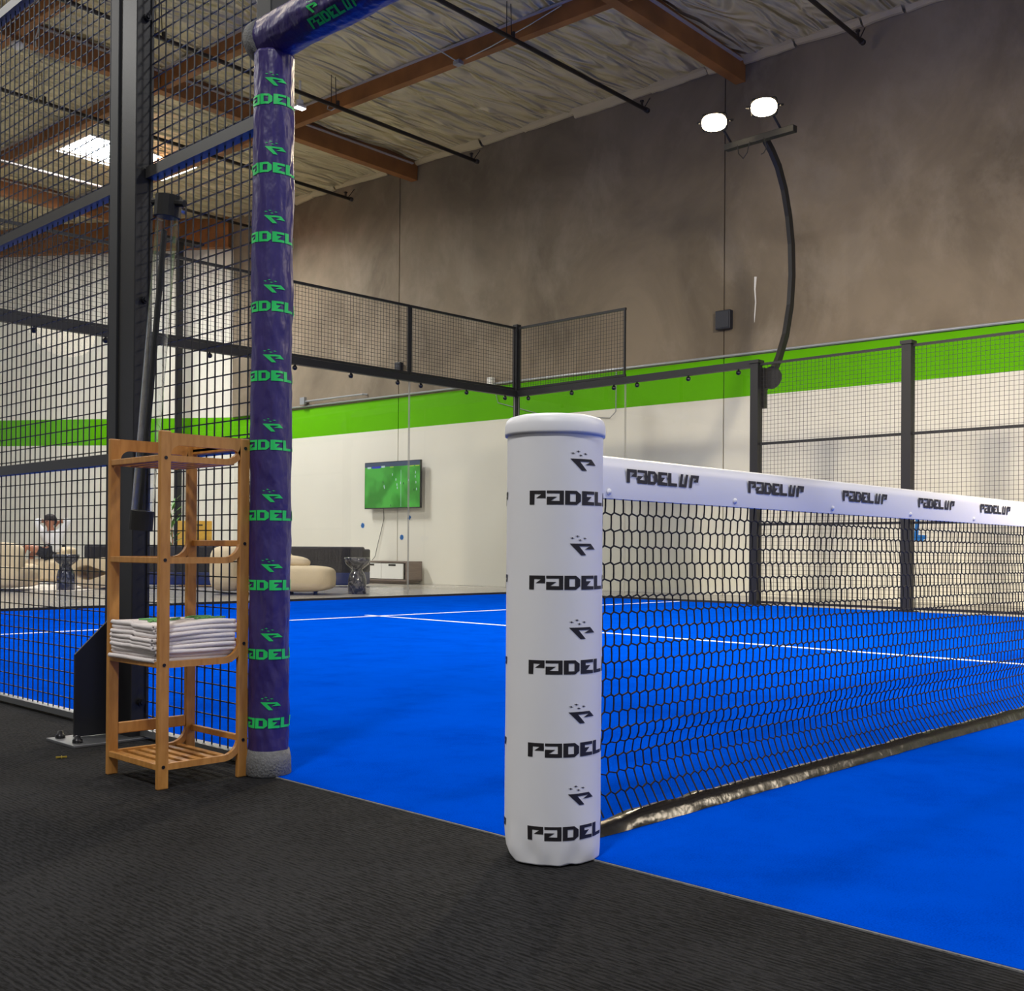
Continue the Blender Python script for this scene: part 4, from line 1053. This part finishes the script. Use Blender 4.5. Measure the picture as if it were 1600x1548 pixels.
blob(-.16, .16, -.06, .04, .50, .98, e=.7).build('backrest', M['rubber'], BC, True); blob(-.22, .22, -.04, .42, .42, .52, e=.4).build('seat', M['rubber'], BC, True)
for sx in (-.18, .18):
    for sy in (.0, .36): m = MB(); m.tube([(sx*1.1, sy, 0), (sx, sy, .46)], .014, 6); m.build('leg', M['rubber'], BC)

# ------------------------------------------------------------------ seated person
def skin_obj(name, nodes, edges, m_, parent, root=0, sub=1, sm=True):
    me = bpy.data.meshes.new(name); me.from_pydata([n[0] for n in nodes], edges, []); me.materials.append(m_)
    o = bpy.data.objects.new(name, me); COL.objects.link(o); o.parent = parent
    md = o.modifiers.new('skin', 'SKIN'); md.use_smooth_shade = sm
    for i, n in enumerate(nodes):
        sv = me.skin_vertices[0].data[i]; r_ = n[1]; sv.radius = (r_, r_) if not isinstance(r_, tuple) else r_; sv.use_root = (i == root)
    if sub: s_ = o.modifiers.new('sub', 'SUBSURF'); s_.levels = s_.render_levels = sub
    return o
PE = furn('person', 78, 19.55, 'person in a white shirt and dark shorts reclining with hands behind head', 'person'); PE.location.z = .002
J = {}
nodes = []; edges = []
def nd(key, p, r_, par=None):
    J[key] = len(nodes); nodes.append((p, r_))
    if par: edges.append((J[par], J[key]))
nd('pelvis', (.06,.02,.53), (.15,.12)); nd('waist', (.07,.03,.66), (.13,.10), 'pelvis'); nd('chest', (.05,.04,.80), (.155,.11), 'waist')
nd('neckb', (.02,.03,.92), (.07,.065), 'chest'); nd('neck', (.0,.01,.985), .048, 'neckb'); nd('head', (-.01,-.005,1.05), (.075,.085), 'neck'); nd('crown', (-.01,.0,1.14), (.07,.08), 'head')
for s, e_, h_ in (('l', (-.27,.02,1.10), (-.07,.12,1.07)), ('r', (.32,.04,1.11), (.08,.12,1.08))):
    sx = -.14 if s == 'l' else .17
    nd('sh'+s, (sx,.04,.89), .058, 'chest'); nd('ua'+s, ((sx+e_[0])/2, .03, 1.0), .050, 'sh'+s); nd('el'+s, e_, .040, 'ua'+s)
    nd('fa'+s, ((e_[0]*.5+h_[0]*.5), .07, 1.10), .036, 'el'+s); nd('wr'+s, (h_[0]*1.25, .10, 1.08), .026, 'fa'+s); nd('pa'+s, h_, .034, 'wr'+s)
    for k in range(4):
        q1 = (h_[0]*.35, .125, h_[2]+.03-k*.02); nd('f1%s%d' % (s, k), q1, .010, 'pa'+s); nd('f2%s%d' % (s, k), (-h_[0]*.15, .12, q1[2]), .009, 'f1%s%d' % (s, k))
    nd('th'+s, (h_[0]*.9, .10, h_[2]-.06), .011, 'pa'+s); nd('tt'+s, (h_[0]*.6, .10, h_[2]-.085), .009, 'th'+s)
nd('hipl', (-.02,-.04,.53), .095, 'pelvis'); nd('kneel', (-.34,-.20,.66), .060, 'hipl'); nd('calfl', (-.38,-.22,.52), .052, 'kneel'); nd('ankl', (-.42,-.23,.36), .034, 'calfl'); nd('toel', (-.50,-.30,.30), .034, 'ankl')
nd('hipr', (.04,.08,.52), .095, 'pelvis'); nd('kneer', (-.30,-.02,.55), .060, 'hipr'); nd('calfr', (-.30,-.03,.36), .052, 'kneer'); nd('ankr', (-.29,-.04,.10), .034, 'calfr'); nd('toer', (-.40,-.08,.045), .036, 'ankr')
skin_obj('body', nodes, edges, M['skin'], PE)
# clothing
n2 = []; e2 = []
def sub_(keys, links, grow, mt, name, root):
    ids = {k: i for i, k in enumerate(keys)}; nn_ = []
    for k in keys:
        p_, r_ = nodes[J[k]]; r_ = tuple(a+grow for a in r_) if isinstance(r_, tuple) else r_+grow; nn_.append((p_, r_))
    return skin_obj(name, nn_, [(ids[a], ids[b]) for a, b in links], mt, PE, ids[root])
sub_(['pelvis','waist','chest','neckb','shl','ual','ell','shr','uar','elr','fal','far'], [('pelvis','waist'),('waist','chest'),('chest','neckb'),('chest','shl'),('shl','ual'),('ual','ell'),('chest','shr'),('shr','uar'),('uar','elr'),('ell','fal'),('elr','far')], .016, M['shirt'], 'shirt', 'pelvis')
o = skin_obj('shorts', [((.06,.02,.50), (.17,.14)), ((-.02,-.04,.53), .112), ((-.20,-.13,.60), .085), ((.04,.08,.52), .112), ((-.14,.03,.54), .085)], [(0,1),(1,2),(0,3),(3,4)], M['shorts'], PE)
for k_, (x, y, z), dx in (('l', (-.42,-.23,.35), -.09), ('r', (-.29,-.04,.09), -.11)):
    skin_obj('shoe', [((x, y, z-.02), .045), ((x+dx*.6, y-.05, z-.04), .042), ((x+dx*1.1, y-.07, z-.045), .034)], [(0,1),(1,2)], M['rubber'], PE)
m = MB(); blob(-.095, .085, -.075, .115, 1.10, 1.225, m, e=.85); m.build('hair', M['hair'], PE, True)
m = MB(); blob(-.10, .09, .03, .12, 1.02, 1.2, m, e=.85); m.build('hair', M['hair'], PE, True)
for sx in (-.075, -.02):
    m = MB(); blob(sx-.012, sx+.012, -.088, -.07, 1.088, 1.10, m, e=1); m.build('eye', M['hair'], PE, True)
m = MB(); blob(-.062, -.036, -.112, -.07, 1.05, 1.088, m, e=1); m.build('nose', M['skin'], PE, True)
m = MB(); blob(-.07, -.025, -.085, -.065, 1.022, 1.034, m, e=1); m.build('mouth', mat('lip', srgb(120,60,55), .6), PE, True)
for sx in (-.088, .072):
    m = MB(); blob(sx-.012, sx+.012, -.02, .025, 1.05, 1.11, m, e=.9); m.build('ear', M['skin'], PE, True)

# small yellow leaf scrap on the carpet near the post foot
m = MB()
for k in range(6):
    a = k*1.1; m.tube([(0, 0, .006), (.018*math.cos(a), .018*math.sin(a), .006)], .0022, 4)
o = m.build('lint_scrap', mat('yellow_scrap', srgb(150,130,30), .8)); o.location = (-.37, 1.80, -.002); tag(o, 'tiny yellow scrap lying on the dark carpet near the steel post foot', 'scrap')
